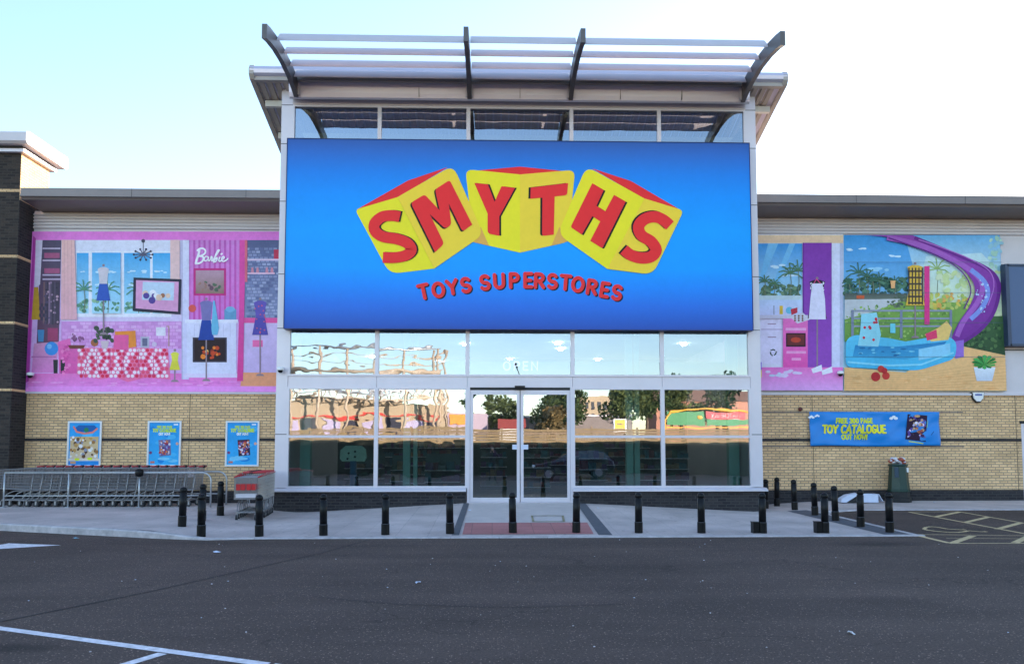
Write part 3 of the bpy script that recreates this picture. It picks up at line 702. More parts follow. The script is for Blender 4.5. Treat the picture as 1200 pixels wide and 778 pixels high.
for k, (x0, x1, y, h) in enumerate(((-4.6, -3.4, 24, 1.5), (-2.9, -2.4, 22, 1.45), (-1.9, -.9, 21.6, 1.5), (-.4, .5, 26, 2.0), (1.0, 1.9, 25, 1.9), (2.6, 3.4, 22.6, 1.7), (4.3, 5.9, 22.8, 1.6), (-4, -1, 28, 2.2), (2, 6, 29, 2.3))):
    u = MB(); u.box(x0, x1, y, y+.5, .26, .36, M['int_wall']); u.box(x0, x1, y+.45, y+.5, .36, h, M['int_wall'])
    sh_ = tag(link('display_shelving', u, origin=((x0+x1)/2, y, .26)), ['low', 'narrow', 'dark', 'tall', 'plain', 'squat', 'wide', 'long rear', 'broad rear'][k]+' stock shelving '+['behind the leftmost window', 'by the second window post', 'left of the doors', 'behind the left door', 'behind the right door', 'right of the doors', 'behind the rightmost window', 'at the back on the left', 'at the back on the right'][k], 'shelf', 'display shelving inside the shop')
    z = .38
    while z < h-.2:
        s_ = MB(); s_.box(x0, x1, y+.02, y+.45, z, z+.02, M['alu']); x = x0+.02
        while x < x1-.12:
            w_ = random.uniform(.1, .26); w_ = min(w_, x1-x-.01)
            s_.box(x, x+w_-.015, y+random.uniform(.05, .12), y+.44, z+.02, z+random.uniform(.12, .27), random.choice(shc)); x += w_
        link('stocked_shelf', s_, sh_); z += .32
# children's ride seen behind the left window: fish shaped board on a blue post
fd = thing('toy_display_stand', (-3.75, 20.9, .26), 'pale green rounded board on a blue post behind the left window', 'display stand')
m_ = MB(); m_.lathe((-3.75, 20.9, .26), [(.28, 0), (.28, .04), (.09, .06), (.09, 1.05)], mat('blue_post', (.03, .16, .32, 1), .4), 16); link('post', m_, fd)
pg = mat('pale_green_board', (.42, .62, .52, 1), .5)
m_ = MB(); m_.prism([(-3.75+a, 1.5+b_) for a, b_ in [(-.36, -.12), (-.3, -.2), (.3, -.2), (.37, -.1), (.34, .12), (.22, .22), (-.2, .22), (-.34, .1)]], 20.86, 20.92, pg, 'y'); link('board', m_, fd)
m_ = MB()
for a, b_ in ((-.12, .02), (.05, .06), (.05, -.08), (-.15, -.13)): m_.ball((-3.75+a, 20.86, 1.5+b_), .03, M['blackm'])
link('spot', m_, fd)
# OPEN sign hanging inside the middle upper pane
op = Print(19.80); 
text(op, 'OPEN', 610, 433, 9.5, 1.9, C(250, 225, 245), squeeze=1.15, gap=.28)
o = op.build('lettering', emit('open_sign_glow', rgb(235, 190, 225), .12), None)
o.name = 'open_sign'; tag(o, 'faint pink OPEN letters hanging behind the pane above the doors', 'sign')
m_ = MB(); m_.tube([(.70, BY-.02, 3.5), (.66, BY-.035, 3.62), (.60, BY-.03, 3.75)], .008, M['blackm'], 5); m_.ball((.60, BY-.03, 3.80), .03, M['blackm']); m_.ball((.63, BY-.03, 3.72), .025, M['blackm'])
tag(link('hanging_tag', m_), 'small dark trinket dangling on the pane above the doors', 'ornament')

# ------------------------------------------------------------------ shop sign
X0, X1, Z0, Z1 = -5.245, 6.652, 4.655, 9.54
sg = thing('shop_sign', ((X0+X1)/2, SY, Z0), 'huge blue sign reading SMYTHS TOYS SUPERSTORES above the glass entrance', 'sign')
m_ = MB(); m_.box(X0, X1, SY, SY+.25, Z0, Z1, mat('sign_case', rgb(30, 50, 105), .4)); link('sign_case', m_, sg)
m_ = MB()
for a in ((X0-.012, X0, Z0, Z1), (X1, X1+.012, Z0, Z1), (X0-.012, X1+.012, Z1, Z1+.012), (X0-.012, X1+.012, Z0-.012, Z0)): m_.box(a[0], a[1], SY-.02, SY+.24, a[2], a[3], mat('sign_trim', rgb(26, 40, 95), .4))
link('sign_trim', m_, sg)
p = Print(SY, .002)
rows = [(Z1, (56, 98, 178)), (9.2, (52, 114, 206)), (8.7, (34, 134, 234)), (8.1, (20, 152, 252)), (7.2, (12, 164, 255)), (6.2, (14, 160, 255)), (5.75, (30, 142, 246)), (5.25, (46, 116, 222)), (Z0, (48, 86, 176))]
bgp = []
pp, ff, cc = [], [], []
NX = 12
for i, (z, c) in enumerate(rows):
    for j in range(NX+1):
        e = abs(j/NX-.5)*2; e = e**4*.05
        pp.append((X0+.003+(X1-X0-.006)*j/NX, z)); cc.append(tuple(v*(1-e) for v in C(*c)))
for i in range(len(rows)-1):
    for j in range(NX): ff.append((i*(NX+1)+j, i*(NX+1)+j+1, (i+1)*(NX+1)+j+1, (i+1)*(NX+1)+j))
mbg = MB(); mbg.add([(x, SY-.002, z) for x, z in pp], ff, M['signprint'])
o = link('blue_face', mbg, sg, normals=False)
bm = bmesh.new(); bm.from_mesh(o.data)
for f in bm.faces:
    f.normal_update()
    if f.normal.y > 0: f.normal_flip()
bm.to_mesh(o.data); bm.free()
ca = o.data.color_attributes.new('Col', 'FLOAT_COLOR', 'POINT')
for i, c in enumerate(cc): ca.data[i].color = (*c, 1)
YEL, YEO, RED, BLK, TAN, REDD = C(248, 232, 40), C(252, 216, 60), C(244, 46, 48), C(12, 12, 14), C(236, 176, 84), C(240, 46, 50)
def mapf(ox, oy, s): return lambda pts: [(ox+x/s, oy+y/s) for x, y in pts]
A = mapf(400, 180, 4.094); Bm = mapf(530, 180, 5.987); Cm = mapf(650, 180, 4.094)
def rnd(pts, r=0.0, n=5):
    """round the corners given as (x,y,r)"""
    out = []; L = len(pts)
    for i, p_ in enumerate(pts):
        rr = p_[2] if len(p_) > 2 else r
        if rr <= 0: out.append((p_[0], p_[1])); continue
        a = Vector(pts[i-1][:2]); c = Vector(pts[(i+1) % L][:2]); q_ = Vector(p_[:2])
        u = (a-q_).normalized()*min(rr, (a-q_).length*.45); v = (c-q_).normalized()*min(rr, (c-q_).length*.45)
        for k in range(n+1):
            t = k/n; out.append(tuple(q_+u*(1-t)**2+v*t**2))
    return out
def cube(mf, left, right, topf):
    o_ = Print(SY-.004, .002)
    o_.poly(mf(rnd(topf)), RED); o_.poly(mf(rnd(left)), YEL); o_.poly(mf(rnd(right)), YEO)
    return o_
lg = Print(SY-.004, .0025)
# middle cube
lg.poly(Bm(rnd([(120, 122), (475, 90), (830, 126), (475, 147)])), REDD)
lg.poly(Bm(rnd([(92, 108, 55), (475, 145), (475, 693), (150, 620, 40)])), YEL)
lg.poly(Bm(rnd([(475, 145), (862, 112, 55), (812, 618, 40), (475, 693)])), YEO)
lg.poly(Bm([(200, 512), (258, 645), (140, 617)]), TAN); lg.poly(Bm([(752, 512), (815, 612), (695, 645)]), TAN)
Yg = [(155, 205), (250, 215), (297, 338), (345, 228), (448, 240), (335, 440), (335, 575), (248, 560, 25), (248, 420)]
Tg = [(550, 238), (812, 206), (806, 290, 20), (718, 300), (712, 567), (630, 577, 20), (632, 308), (548, 316)]
def letter(mf, g_, dx, dy, n=2):
    lg.poly(mf([(x+dx, y+dy) for x, y in rnd(g_)]), BLK); lg.poly(mf(rnd(g_)), RED)
letter(Bm, [(155, 205), (250, 215), (297, 338), (345, 228, 8), (440, 240), (330, 440), (330, 575), (248, 560, 25), (248, 420)], 13, 0)
letter(Bm, Tg, -14, -1)
# left cube
lg.poly(A([(72, 268), (320, 128), (510, 64), (272, 210)]), REDD)
lg.poly(A(rnd([(66, 268, 22), (270, 208), (446, 550), (232, 576, 50)])), YEL)
lg.poly(A(rnd([(270, 208), (536, 55, 50), (682, 388, 45), (446, 550)])), YEO)
# right cube
lg.poly(Cm([(180, 70), (365, 130), (610, 273), (430, 217)]), REDD)
lg.poly(Cm(rnd([(152, 60, 50), (430, 215), (252, 552), (14, 385, 50)])), YEL)
lg.poly(Cm(rnd([(430, 215), (618, 272, 25), (470, 580, 50), (252, 552)])), YEO)
def smooth(pts, n=4):
    out = []
    for i in range(len(pts)-1):
        p0 = pts[max(i-1, 0)]; p1 = pts[i]; p2 = pts[i+1]; p3 = pts[min(i+2, len(pts)-1)]
        for k in range(n):
            t = k/n
            out.append(tuple(.5*((2*p1[j])+(-p0[j]+p2[j])*t+(2*p0[j]-5*p1[j]+4*p2[j]-p3[j])*t*t+(-p0[j]+3*p1[j]-3*p2[j]+p3[j])*t**3) for j in (0, 1)))
    out.append(pts[-1]); return out
S1 = smooth([(281, 303), (245, 297), (196, 303), (160, 335), (163, 372), (200, 398), (262, 408), (315, 428), (336, 460), (312, 486), (258, 498), (200, 497)])
lg.stroke(A([(x+8, y-1) for x, y in S1]), 52/4.094, BLK, False); lg.stroke(A(S1), 52/4.094, RED, False)
letter(A, [(333, 236, 18), (400, 196, 14), (472, 272), (450, 172, 14), (520, 127, 14), (628, 340), (582, 374, 14), (516, 240), (528, 342, 18), (498, 360, 14), (425, 290), (494, 432, 18), (450, 472)], -7, 5)
letter(Cm, [(180, 142), (235, 175), (200, 250), (242, 277), (284, 198), (340, 230), (228, 454, 8), (170, 418), (218, 325), (180, 300), (130, 388), (76, 352, 10)], 8, 4)
S2 = smooth([(552, 345), (520, 318), (478, 303), (430, 315), (402, 350), (416, 392), (462, 422), (486, 462), (462, 494), (412, 500), (364, 486), (331, 460)])
lg.stroke(Cm([(x-8, y-4) for x, y in S2]), 54/4.094, BLK, False); lg.stroke(Cm(S2), 54/4.094, RED, False)
# arched strapline
Dm = (470, 290, 4.286)
STRAP = (('T', 113, 220), ('O', 187, 211), ('Y', 256, 197), ('S', 325, 187), ('S', 421, 174), ('U', 492, 167), ('P', 567, 164), ('E', 637, 163), ('R', 694, 165), ('S', 760, 168), ('T', 826, 174), ('O', 888, 184), ('R', 958, 197), ('E', 1022, 211), ('S', 1084, 225))
for pass_ in (0, 1):
    for ch, x, y in STRAP:
        W, st = GL[ch]; a = R((632-x)/520*12.5); h = 66
        for s_ in st:
            q_ = []
            for u, v in s_:
                uu = (u-W/2)*h*1.08; vv = (v-.5)*h
                X_ = x+uu*math.cos(a)-vv*math.sin(a)+(6 if not pass_ else 0); Y2 = y-(uu*math.sin(a)+vv*math.cos(a))+(5 if not pass_ else 0)
                q_.append((Dm[0]+X_/Dm[2], Dm[1]+Y2/Dm[2]))
            lg.stroke(q_, 18/4.286, C(240, 50, 54) if pass_ else BLK)
lg.build('printed_logo', M['signprint'], sg)

# ------------------------------------------------------------------ murals
def backing(px0, py0, px1, py1, Y, parent, name='backing_board', keystone=None, t=.03):
    pts = [at(*q_, Y) for q_ in ((px0, py0), (px1, py0), keystone[1] if keystone else (px1, py1), keystone[0] if keystone else (px0, py1))]
    m_ = MB(); m_.prism(pts, Y, Y+t, M['white'], 'y'); link(name, m_, parent)
MY = WY-.045
def palm(p, x, y, h, c=(60, 120, 90)):
    p.stroke([(x, y), (x+1, y-h*.5), (x, y-h*.8)], .9, C(120, 130, 110))
    for a in (-160, -130, -95, -60, -25, 10, -190):
        r_ = h*.42; p.stroke([(x, y-h*.8), (x+r_*.6*math.cos(R(a)), y-h*.8+r_*.6*math.sin(R(a))), (x+r_*math.cos(R(a)), y-h*.8+r_*math.sin(R(a))+h*.1)], 1.3, C(*c))
def foliage(p, x0, x1, y0, y1, n, cols_, r=2.5):
    for _ in range(n):
        x = random.uniform(x0, x1); y = random.uniform(y0, y1); rr = random.uniform(.5, 1)*r
        p.disc(x, y, rr, C(*random.choice(cols_)), 7, rr*random.uniform(.5, .9), random.uniform(0, 3))
def cloud(p, x, y, w, c=(205, 232, 250)):
    for i in range(6): p.disc(x+random.uniform(-w, w), y+random.uniform(-.15, .15)*w, w*random.uniform(.18, .38), C(*c), 10, w*random.uniform(.07, .13))
def form(p, x, y0, y1, yb, w, top_c, skirt_c, pat=None, hat=None, sash=None):
    """clothes displayed on a dress stand: print of a stand with garment"""
    st = C(150, 130, 140); s_h = (y1-y0)
    p.stroke([(x, y1-2), (x, yb-2)], 1.6, st); p.poly([(x-5, yb), (x-3, yb-2.4), (x+3, yb-2.4), (x+5, yb)], st)
    p.disc(x, y0-2.2, 1.6, st, 10)
    ym = y0+s_h*.5
    p.poly([(x-w*.5, y0+2), (x-w*.2, y0), (x+w*.2, y0), (x+w*.5, y0+2), (x+w*.42, y0+s_h*.2), (x+w*.34, ym), (x-w*.34, ym), (x-w*.42, y0+s_h*.2)], C(*top_c))
    p.poly([(x-w*.36, ym), (x+w*.36, ym), (x+w*.62, y1), (x-w*.62, y1)], C(*skirt_c))
    if sash: p.rect(x-w*.36, ym-1, x+w*.36, ym+.8, C(*sash))
    if pat:
        for _ in range(pat[1]): p.disc(x+random.uniform(-.4, .4)*w, random.uniform(y0+3, y1-2), pat[2], C(*pat[0]), 7)

# ---- left mural
lm = thing('wall_mural', (-9.3, MY, 3.2), 'pink framed mural of a pretend living room with Barbie lettering, left of the entrance', 'mural', None)
backing(38, 271, 329, 459, MY, lm, keystone=[(29, 459), (326, 459)])
p = Print(MY, .0012)
def ks(x, y): return x-(y-271)*.045*(327-x)/289      # leftward drift of the lower edge
p.poly([(38, 271), (329, 271), (326, 459), (29, 459)], C(236, 128, 220), C(232, 130, 224))
p.poly([(42.5, 281), (328, 281), (326, 443), (35, 443)], C(206, 190, 232), C(226, 170, 230))
p.poly([(39, 276), (42, 279), (34, 446), (30, 448)], C(190, 70, 165))
# closet
p.poly([(48, 281), (72, 281), (69, 402), (43, 402)], C(90, 80, 105), C(105, 70, 95))
for y in (290, 304, 321, 326): p.rect(50, y, 71, y+1.6, C(205, 185, 215))
for y in (293, 311): p.rect(52, y+3, 70, y+9, C(175, 90, 130))
for i in range(9):
    x = 51+i*2.1; p.poly([(x, 330), (x+1.9, 330), (x+2.3, 378+random.uniform(-6, 4)), (x-.6, 380)], C(*random.choice([(110, 92, 118), (92, 78, 100), (138, 112, 138), (74, 64, 82), (128, 96, 104)])))
p.poly([(42, 281), (50, 281), (47, 333), (41, 336)], C(222, 208, 232)); p.poly([(40, 336), (45, 336), (47, 374), (37, 374)], C(196, 152, 54))
for i in range(4):
    for j in range(5):
        if (i+j) % 2: p.rect(46+i*2.2, 355+j*4, 48.2+i*2.2, 359+j*4, C(70, 66, 86))
p.poly([(44, 386), (52, 386), (51, 400), (45, 400)], C(74, 138, 190)); p.rect(56, 384, 68, 399, C(164, 66, 108))
p.poly([(40, 402), (68, 400), (66, 436), (37, 436)], C(214, 150, 190), C(224, 130, 200)); p.rect(37, 417, 66, 418.5, C(190, 110, 170))
# window wall
p.rect(72, 281, 214, 376, C(214, 208, 238), C(222, 204, 238))
p.rect(89, 294, 201, 369, C(236, 236, 248))
for (a, b_) in ((90, 104), (108.5, 142), (145.5, 176), (179, 200)):
    p.rect(a, 296, b_, 367, C(70, 168, 230), C(178, 224, 244))
    cloud(p, (a+b_)/2, 318, (b_-a)*.32); cloud(p, (a+b_)/2-2, 334, (b_-a)*.3)
    foliage(p, a+1.5, b_-1.5, 352, 364, 22, [(98, 150, 130), (80, 132, 110), (132, 176, 150), (150, 190, 160)], 3)
    palm(p, (a+b_)/2+2, 366, 34, (92, 148, 120))
p.rect(89, 281, 201, 294, C(226, 226, 246)); p.rect(89, 367, 201, 371, C(238, 234, 248))
p.poly([(73, 281), (88, 281), (91, 374), (72, 374)], C(240, 190, 186), C(236, 176, 190))
for i in range(3): p.stroke([(76+i*4.2, 282), (76+i*4.6, 373)], .8, C(226, 168, 172))
p.poly([(200, 281), (211, 281), (211, 340), (200, 340)], C(236, 196, 196))
# ceiling lamp
p.stroke([(168, 281), (168, 296)], .9, C(84, 84, 104)); p.disc(168, 282, 2.2, C(70, 70, 90))
for a in range(0, 360, 36): p.stroke([(168, 298), (168+11*math.cos(R(a)), 298+6.5*math.sin(R(a)))], 1.2, C(96, 96, 120)); p.disc(168+11*math.cos(R(a)), 298+6.5*math.sin(R(a)), 1.3, C(60, 60, 84), 8)
# lower wall of pink bricks
p.rect(72, 376, 214, 408, C(214, 150, 214), C(206, 130, 200))
for j in range(8):
    for i in range(20):
        x = 73+i*7+(j % 2)*3.5
        if x < 207: p.rect(x, 377+j*4, x+6.2, 380.3+j*4, C(*random.choice([(226, 162, 224), (214, 146, 212), (232, 178, 230)])))
# wall screen showing flat coloured cushions
p.poly([(157, 325), (213, 327), (212, 368), (156, 364)], C(48, 48, 66)); p.poly([(160, 328), (210, 330), (209, 365), (159.5, 361)], C(226, 160, 204))
p.poly([(168, 330), (205, 331), (204, 352), (167, 351)], C(196, 214, 236))
for i in range(9): p.disc(random.uniform(166, 204), random.uniform(340, 358), random.uniform(2.5, 4.2), C(*random.choice([(150, 60, 130), (235, 200, 180), (240, 236, 246), (90, 70, 150), (236, 150, 120), (170, 110, 80)])), 9)
# sofa, boots, ball
p.poly([(68, 400), (82, 396), (84, 406), (96, 408), (92, 444), (70, 444)], C(238, 110, 184), C(226, 84, 168))
p.disc(60.5, 408, 8, C(60, 142, 222), 18); p.disc(58, 405.5, 3, C(120, 186, 240), 10)
for x in (62.5, 71): p.poly([(x, 421), (x+5.5, 421), (x+5, 438), (x+5.5, 444.5), (x-2.5, 444.5), (x-2, 441), (x+.5, 437)], C(44, 46, 52))
p.poly([(35, 437), (324, 437), (325, 452), (33, 452)], C(238, 120, 196), C(236, 134, 216))
# polka dot cloth over a long low table
p.poly([(92, 407), (138, 407), (142, 402), (152, 402), (156, 407), (197, 408), (200, 444), (170, 442), (150, 447), (134, 441), (118, 444), (90, 438)], C(242, 128, 168), C(238, 110, 160))
for j in range(8):
    for i in range(22):
        x = 93+i*5+(j % 2)*2.5; y = 410+j*4.3
        if 91.5 < x < 197.5 and y < 442: p.disc(x, y, 2.1, C(*random.choice([(250, 226, 240), (250, 226, 240), (222, 44, 84), (236, 84, 120)])), 8)
p.poly([(134, 392), (151, 392), (150, 410), (133, 409)], C(236, 96, 160)); p.poly([(135, 388), (159, 387), (160, 406), (151, 407), (151, 392), (135, 392)], C(240, 144, 60))
p.poly([(80, 404), (100, 404), (98, 408), (82, 408)], C(120, 66, 56)); p.disc(111, 401, 4.5, C(176, 104, 70)); p.rect(165, 394, 175, 407, C(190, 184, 206)); p.rect(167, 396, 173, 405, C(110, 110, 140)); p.disc(181, 403, 3, C(214, 190, 220))
foliage(p, 112, 132, 384, 399, 26, [(70, 84, 70), (92, 110, 84), (52, 62, 56)], 3.6); p.poly([(118, 399), (128, 399), (126, 408), (120, 408)], C(214, 190, 200))
foliage(p, 84, 98, 391, 399, 14, [(150, 92, 140), (120, 74, 116)], 2.4)
p.rect(183, 383, 194, 393, C(230, 222, 236)); p.stroke([(196, 382), (198, 382), (198, 405)], 1.2, C(190, 150, 140))
# white pillar
p.rect(213, 281, 221.5, 444, C(224, 222, 246), C(214, 206, 240)); p.rect(213, 281, 214.2, 444, C(190, 184, 216))
# magenta ribbed wall
p.rect(222, 281, 283, 376, C(196, 96, 186), C(214, 90, 180))
for i in range(10):
    x = 223+i*6; p.rect(x, 281, x+3.6, 376, C(216, 136, 214), C(222, 120, 206))
# framed landscape
p.rect(227, 314, 265, 346, C(200, 50, 130)); p.rect(229.5, 316.5, 262.5, 343.5, C(190, 150, 170), C(150, 120, 110))
foliage(p, 232, 260, 330, 341, 16, [(110, 80, 96), (160, 120, 110), (90, 110, 90)], 3)
p.rect(222, 346, 282, 376, C(208, 92, 178), C(198, 80, 170)); 
for i in range(10): p.rect(223+i*6, 346, 226.6+i*6, 376, C(214, 120, 206))
p.disc(225.5, 361, 4.5, C(226, 90, 84)); p.rect(263, 362, 277, 374, C(104, 156, 196)); p.disc(270, 362, 5.5, C(124, 176, 214), 12, 3.4)
# fireplace
p.rect(217, 374, 279, 378, C(234, 230, 248)); p.rect(219, 378, 277, 439, C(222, 218, 244)); p.rect(216, 437, 280, 442, C(224, 210, 240))
p.rect(226, 395, 266, 424, C(64, 54, 70)); p.rect(228, 397, 264, 422, C(46, 30, 36))
for _ in range(16): p.disc(random.uniform(234, 258), random.uniform(407, 419), random.uniform(1.5, 3.6), C(*random.choice([(240, 130, 50), (250, 190, 90), (200, 70, 40), (150, 50, 40)])), 7)
for _ in range(70): p.disc(random.uniform(36, 322), random.uniform(446, 457), random.uniform(2, 7), C(*random.choice([(246, 160, 226), (228, 120, 204), (240, 146, 220)])), 8, .9)
for x in (100, 114, 129, 147, 163, 181): p.stroke([(x, 409), (x+random.uniform(-3, 3), 425), (x+random.uniform(-5, 5), 440)], .8, C(214, 70, 130))
for _ in range(30): p.disc(random.uniform(73, 82), random.uniform(404, 440), random.uniform(1, 2.5), C(*random.choice([(246, 130, 196), (220, 84, 164)])), 7)
for _ in range(26): p.disc(random.uniform(52, 68), random.uniform(330, 380), random.uniform(.8, 1.8), C(*random.choice([(150, 120, 150), (90, 80, 110), (190, 150, 170), (60, 50, 70)])), 6)
for x in (228, 234, 262, 270): p.stroke([(x, 380), (x, 394)], .5, C(196, 190, 222))
# stands with clothes
form(p, 242, 352, 398, 446, 15, (126, 118, 176), (40, 70, 158)); p.poly([(250, 352), (252, 352), (257, 384), (255, 392), (249, 392), (248, 384)], C(112, 184, 220))
form(p, 122, 313, 352, 392, 13, (214, 204, 214), (54, 92, 186))
form(p, 205, 412, 433, 447, 10, (232, 226, 84), (226, 214, 70))
# pink post and alcove on the right
p.rect(283, 281, 327, 376, C(92, 100, 140), C(132, 140, 176))
for j in range(23):
    for i in range(7): p.rect(288+i*5.4+(j % 3)*1.6, 290+j*3.6, 292.4+i*5.4+(j % 3)*1.6, 292.6+j*3.6, C(*random.choice([(126, 136, 176), (146, 152, 190), (104, 112, 154), (164, 170, 204)])))
p.rect(287, 303, 327, 305, C(226, 200, 226)); p.rect(289, 319, 322, 320.8, C(236, 190, 214))
for x in (294, 300, 311, 317): p.poly([(x, 319), (x+3.6, 319), (x+2.8, 313), (x+.8, 313)], C(214, 140, 160))
p.rect(321, 292, 327, 303, C(200, 60, 90)); p.rect(284, 372, 326, 378, C(236, 90, 160)); p.rect(286, 378, 326, 436, C(214, 190, 232), C(206, 180, 226)); p.rect(296, 398, 308, 406, C(236, 110, 170))
p.poly([(283, 436), (325, 436), (324, 452), (282, 452)], C(240, 160, 120))
form(p, 305, 352, 392, 440, 15, (104, 88, 176), (88, 78, 168), ((220, 96, 120), 14, .9))
p.poly([(281, 281), (288, 281), (286.5, 362), (285, 446), (278, 446), (280.5, 362)], C(232, 84, 170), C(224, 70, 150))
p.rect(287, 281, 290, 330, C(226, 110, 130))
p.poly([(34, 452), (325.5, 452), (325.5, 458.6), (29.5, 458.6)], C(244, 150, 232))
# script lettering
WH = C(250, 248, 255)
def scr(pts, w):
    q3 = [(220+x/17.14, 285+y/17.14) for x, y in smooth(pts, 3)]
    for i in range(0, len(q3)-1, 3): p.stroke(q3[i:i+4], w/17.14, WH)
scr([(235, 130), (215, 230), (180, 330), (165, 400)], 44)
scr([(195, 140), (240, 105), (310, 100), (355, 140), (350, 195), (300, 235), (240, 255)], 34)
scr([(240, 255), (300, 262), (322, 310), (285, 370), (215, 405), (165, 395)], 36)
scr([(405, 270), (365, 262), (335, 310), (350, 350), (400, 335), (425, 280), (415, 335), (440, 352)], 26)
scr([(440, 352), (470, 300), (480, 262), (500, 290), (485, 345), (505, 352)], 26)
scr([(505, 352), (560, 270), (630, 160), (640, 140), (610, 150), (560, 260), (530, 370)], 28)
scr([(545, 345), (590, 290), (600, 320), (570, 370), (530, 380)], 26)
scr([(655, 280), (635, 340), (655, 365), (690, 340)], 28)
scr([(672, 215), (690, 205)], 32)
scr([(690, 335), (740, 300), (735, 270), (700, 290), (695, 350), (740, 365), (800, 330), (815, 310)], 26)
p.build('printed_face', M['print'], lm)

# ---- kitchen mural
km = thing('wall_mural', (8.6, MY, 3.2), 'tall mural of a pretend pink kitchen with purple wall, between sign and pool mural', 'mural')
backing(887, 274, 988, 457, MY, km, keystone=[(889, 457), (987, 457)])
p = Print(MY, .0012)
p.poly([(887, 274), (988, 274), (987, 457), (889, 457)], C(226, 222, 244))
p.rect(888, 275, 988, 284.5, C(240, 208, 176), C(236, 200, 166)); p.rect(887.5, 273.8, 988, 275, C(222, 222, 238))
p.rect(888, 285, 940, 352, C(60, 150, 222), C(176, 222, 244))
for q_ in ([(900, 285), (912, 285), (893, 330), (889, 330)], [(925, 285), (932, 285), (905, 348), (899, 348)]): p.poly(q_, C(120, 190, 236))
cloud(p, 905, 312, 12); cloud(p, 925, 322, 9)
foliage(p, 890, 938, 334, 347, 90, [(86, 122, 104), (66, 100, 84), (120, 150, 120), (96, 120, 84)], 3)
for x, h in ((896, 22), (907, 18), (926, 34), (935, 38)): palm(p, x, 347, h, (84, 124, 92))
p.rect(888, 346, 940, 353, C(196, 214, 224)); p.rect(888, 351, 940, 369, C(196, 214, 246), C(206, 208, 246))
p.rect(940, 284.5, 974, 432, C(132, 58, 168), C(150, 78, 186)); p.rect(940, 284.5, 941.5, 432, C(108, 44, 146))
p.rect(974, 284.5, 986.5, 441, C(222, 224, 248), C(214, 216, 246)); p.rect(984, 284.5, 988, 430, C(190, 196, 224))
# worktop and units
p.rect(889, 369, 946, 373, C(206, 200, 222)); p.rect(891.5, 373, 917, 426, C(228, 218, 246)); p.rect(917, 373, 946, 430, C(240, 120, 196), C(236, 88, 178))
p.rect(892, 385, 917, 386, C(184, 160, 200)); p.stroke([(900, 379), (909, 379)], 1.1, C(160, 130, 160)); p.stroke([(900, 394.5), (909, 394.5)], 1.1, C(160, 130, 160))
for a in (90, 210, 330):
    p.stroke([(906+3.4*math.cos(R(a+d)), 412.5-3.4*math.sin(R(a+d))) for d in (-42, 0, 30)], 1.5, C(40, 60, 60), False); p.disc(906+3.6*math.cos(R(a+42)), 412.5-3.6*math.sin(R(a+42)), 1.3, C(40, 60, 60), 3)
p.rect(920, 384, 944, 387, C(246, 170, 220)); p.rect(920.5, 390, 943.5, 406, C(52, 34, 44)); p.rect(922, 391.5, 942, 404, C(112, 48, 52)); p.disc(932, 398, 6, C(196, 70, 54), 12, 3.2)
p.rect(921, 411, 944, 414, C(246, 160, 214)); p.rect(927, 419, 938, 422, C(246, 160, 214))
p.stroke([(906.5, 358), (906.5, 368)], .9, C(110, 116, 140)); p.rect(913, 358, 917, 368, C(222, 184, 66)); p.disc(924.5, 363.5, 4.2, C(110, 190, 224)); p.poly([(926, 362), (934, 360), (934, 366), (927, 369)], C(196, 50, 72))
p.poly([(925, 371), (940, 366), (949, 374), (934, 379)], C(214, 210, 226)); 
for i in range(9): p.disc(931+(i % 3)*4.4, 370+(i//3)*2.6, 1.2, C(120, 80, 60), 7)
# apron on a coat stand
p.poly([(889, 430), (987, 430), (987, 457), (890, 457)], C(238, 120, 200), C(232, 170, 236))
form(p, 957, 328, 373, 432, 18, (36, 34, 44), (70, 44, 46)); p.poly([(951, 332), (963, 332), (966, 350), (967, 374), (947, 374), (949, 350)], C(226, 222, 246))
for _ in range(10): 
    a = random.choice((-1, 1)); p.disc(957+a*random.uniform(6.8, 8.2), random.uniform(330, 340), .8, C(236, 236, 246), 6)
p.stroke([(953, 332), (956, 327), (961, 332)], .9, C(230, 80, 140))
p.poly([(950, 432), (962, 427), (963, 434), (952, 437)], C(236, 234, 248)); p.poly([(962, 434), (974, 429), (975, 436), (963, 439)], C(236, 234, 248))
for _ in range(16): p.disc(random.uniform(898, 938), 437+random.uniform(-3, 4), random.uniform(2, 5), C(*random.choice([(226, 206, 240), (206, 214, 242)])), 8, 1.6)
p.rect(888.5, 424, 892, 434, C(140, 110, 220)); p.rect(888.5, 433, 892, 442, C(240, 214, 100))
p.build('printed_face', M['print'], km)

# ---- pool mural
pm = thing('wall_mural', (12, MY, 3.2), 'wide mural of a paddling pool with purple water slide and palms', 'mural')
backing(988.3, 275, 1171.5, 458, MY, pm, keystone=[(988, 458), (1178, 458)])
p = Print(MY, .0012)
E1 = lambda y: 1171.5+(y-275)*.037
p.poly([(988.6, 275), (1171.5, 275), (1178.5, 458), (988.3, 458)], C(62, 152, 222), C(170, 214, 226))
p.poly([(1060, 275.5), (1171, 275.5), (1173.5, 330), (1075, 330)], C(110, 180, 232), C(202, 226, 226))
p.poly([(1085, 300), (1150, 296), (1173, 320), (1175, 380), (1070, 380), (1078, 330)], C(196, 226, 236), C(222, 232, 176))
cloud(p, 1003, 292, 10); cloud(p, 1050, 300, 9); cloud(p, 1030, 315, 14, (150, 206, 240))
foliage(p, 989, 1062, 326, 346, 150, [(62, 104, 92), (44, 82, 74), (92, 136, 112), (80, 116, 96)], 3.6)
for x, h in ((1006, 36), (1016, 30), (1030, 26), (995, 20), (1048, 22), (1022, 24)): palm(p, x, 348, h, (66, 108, 88))
palm(p, 1098, 345, 38, (150, 180, 110))
p.rect(989, 344, 1062, 352, C(86, 96, 92), C(110, 120, 110)); p.rect(1003, 346, 1012, 350, C(206, 96, 60))
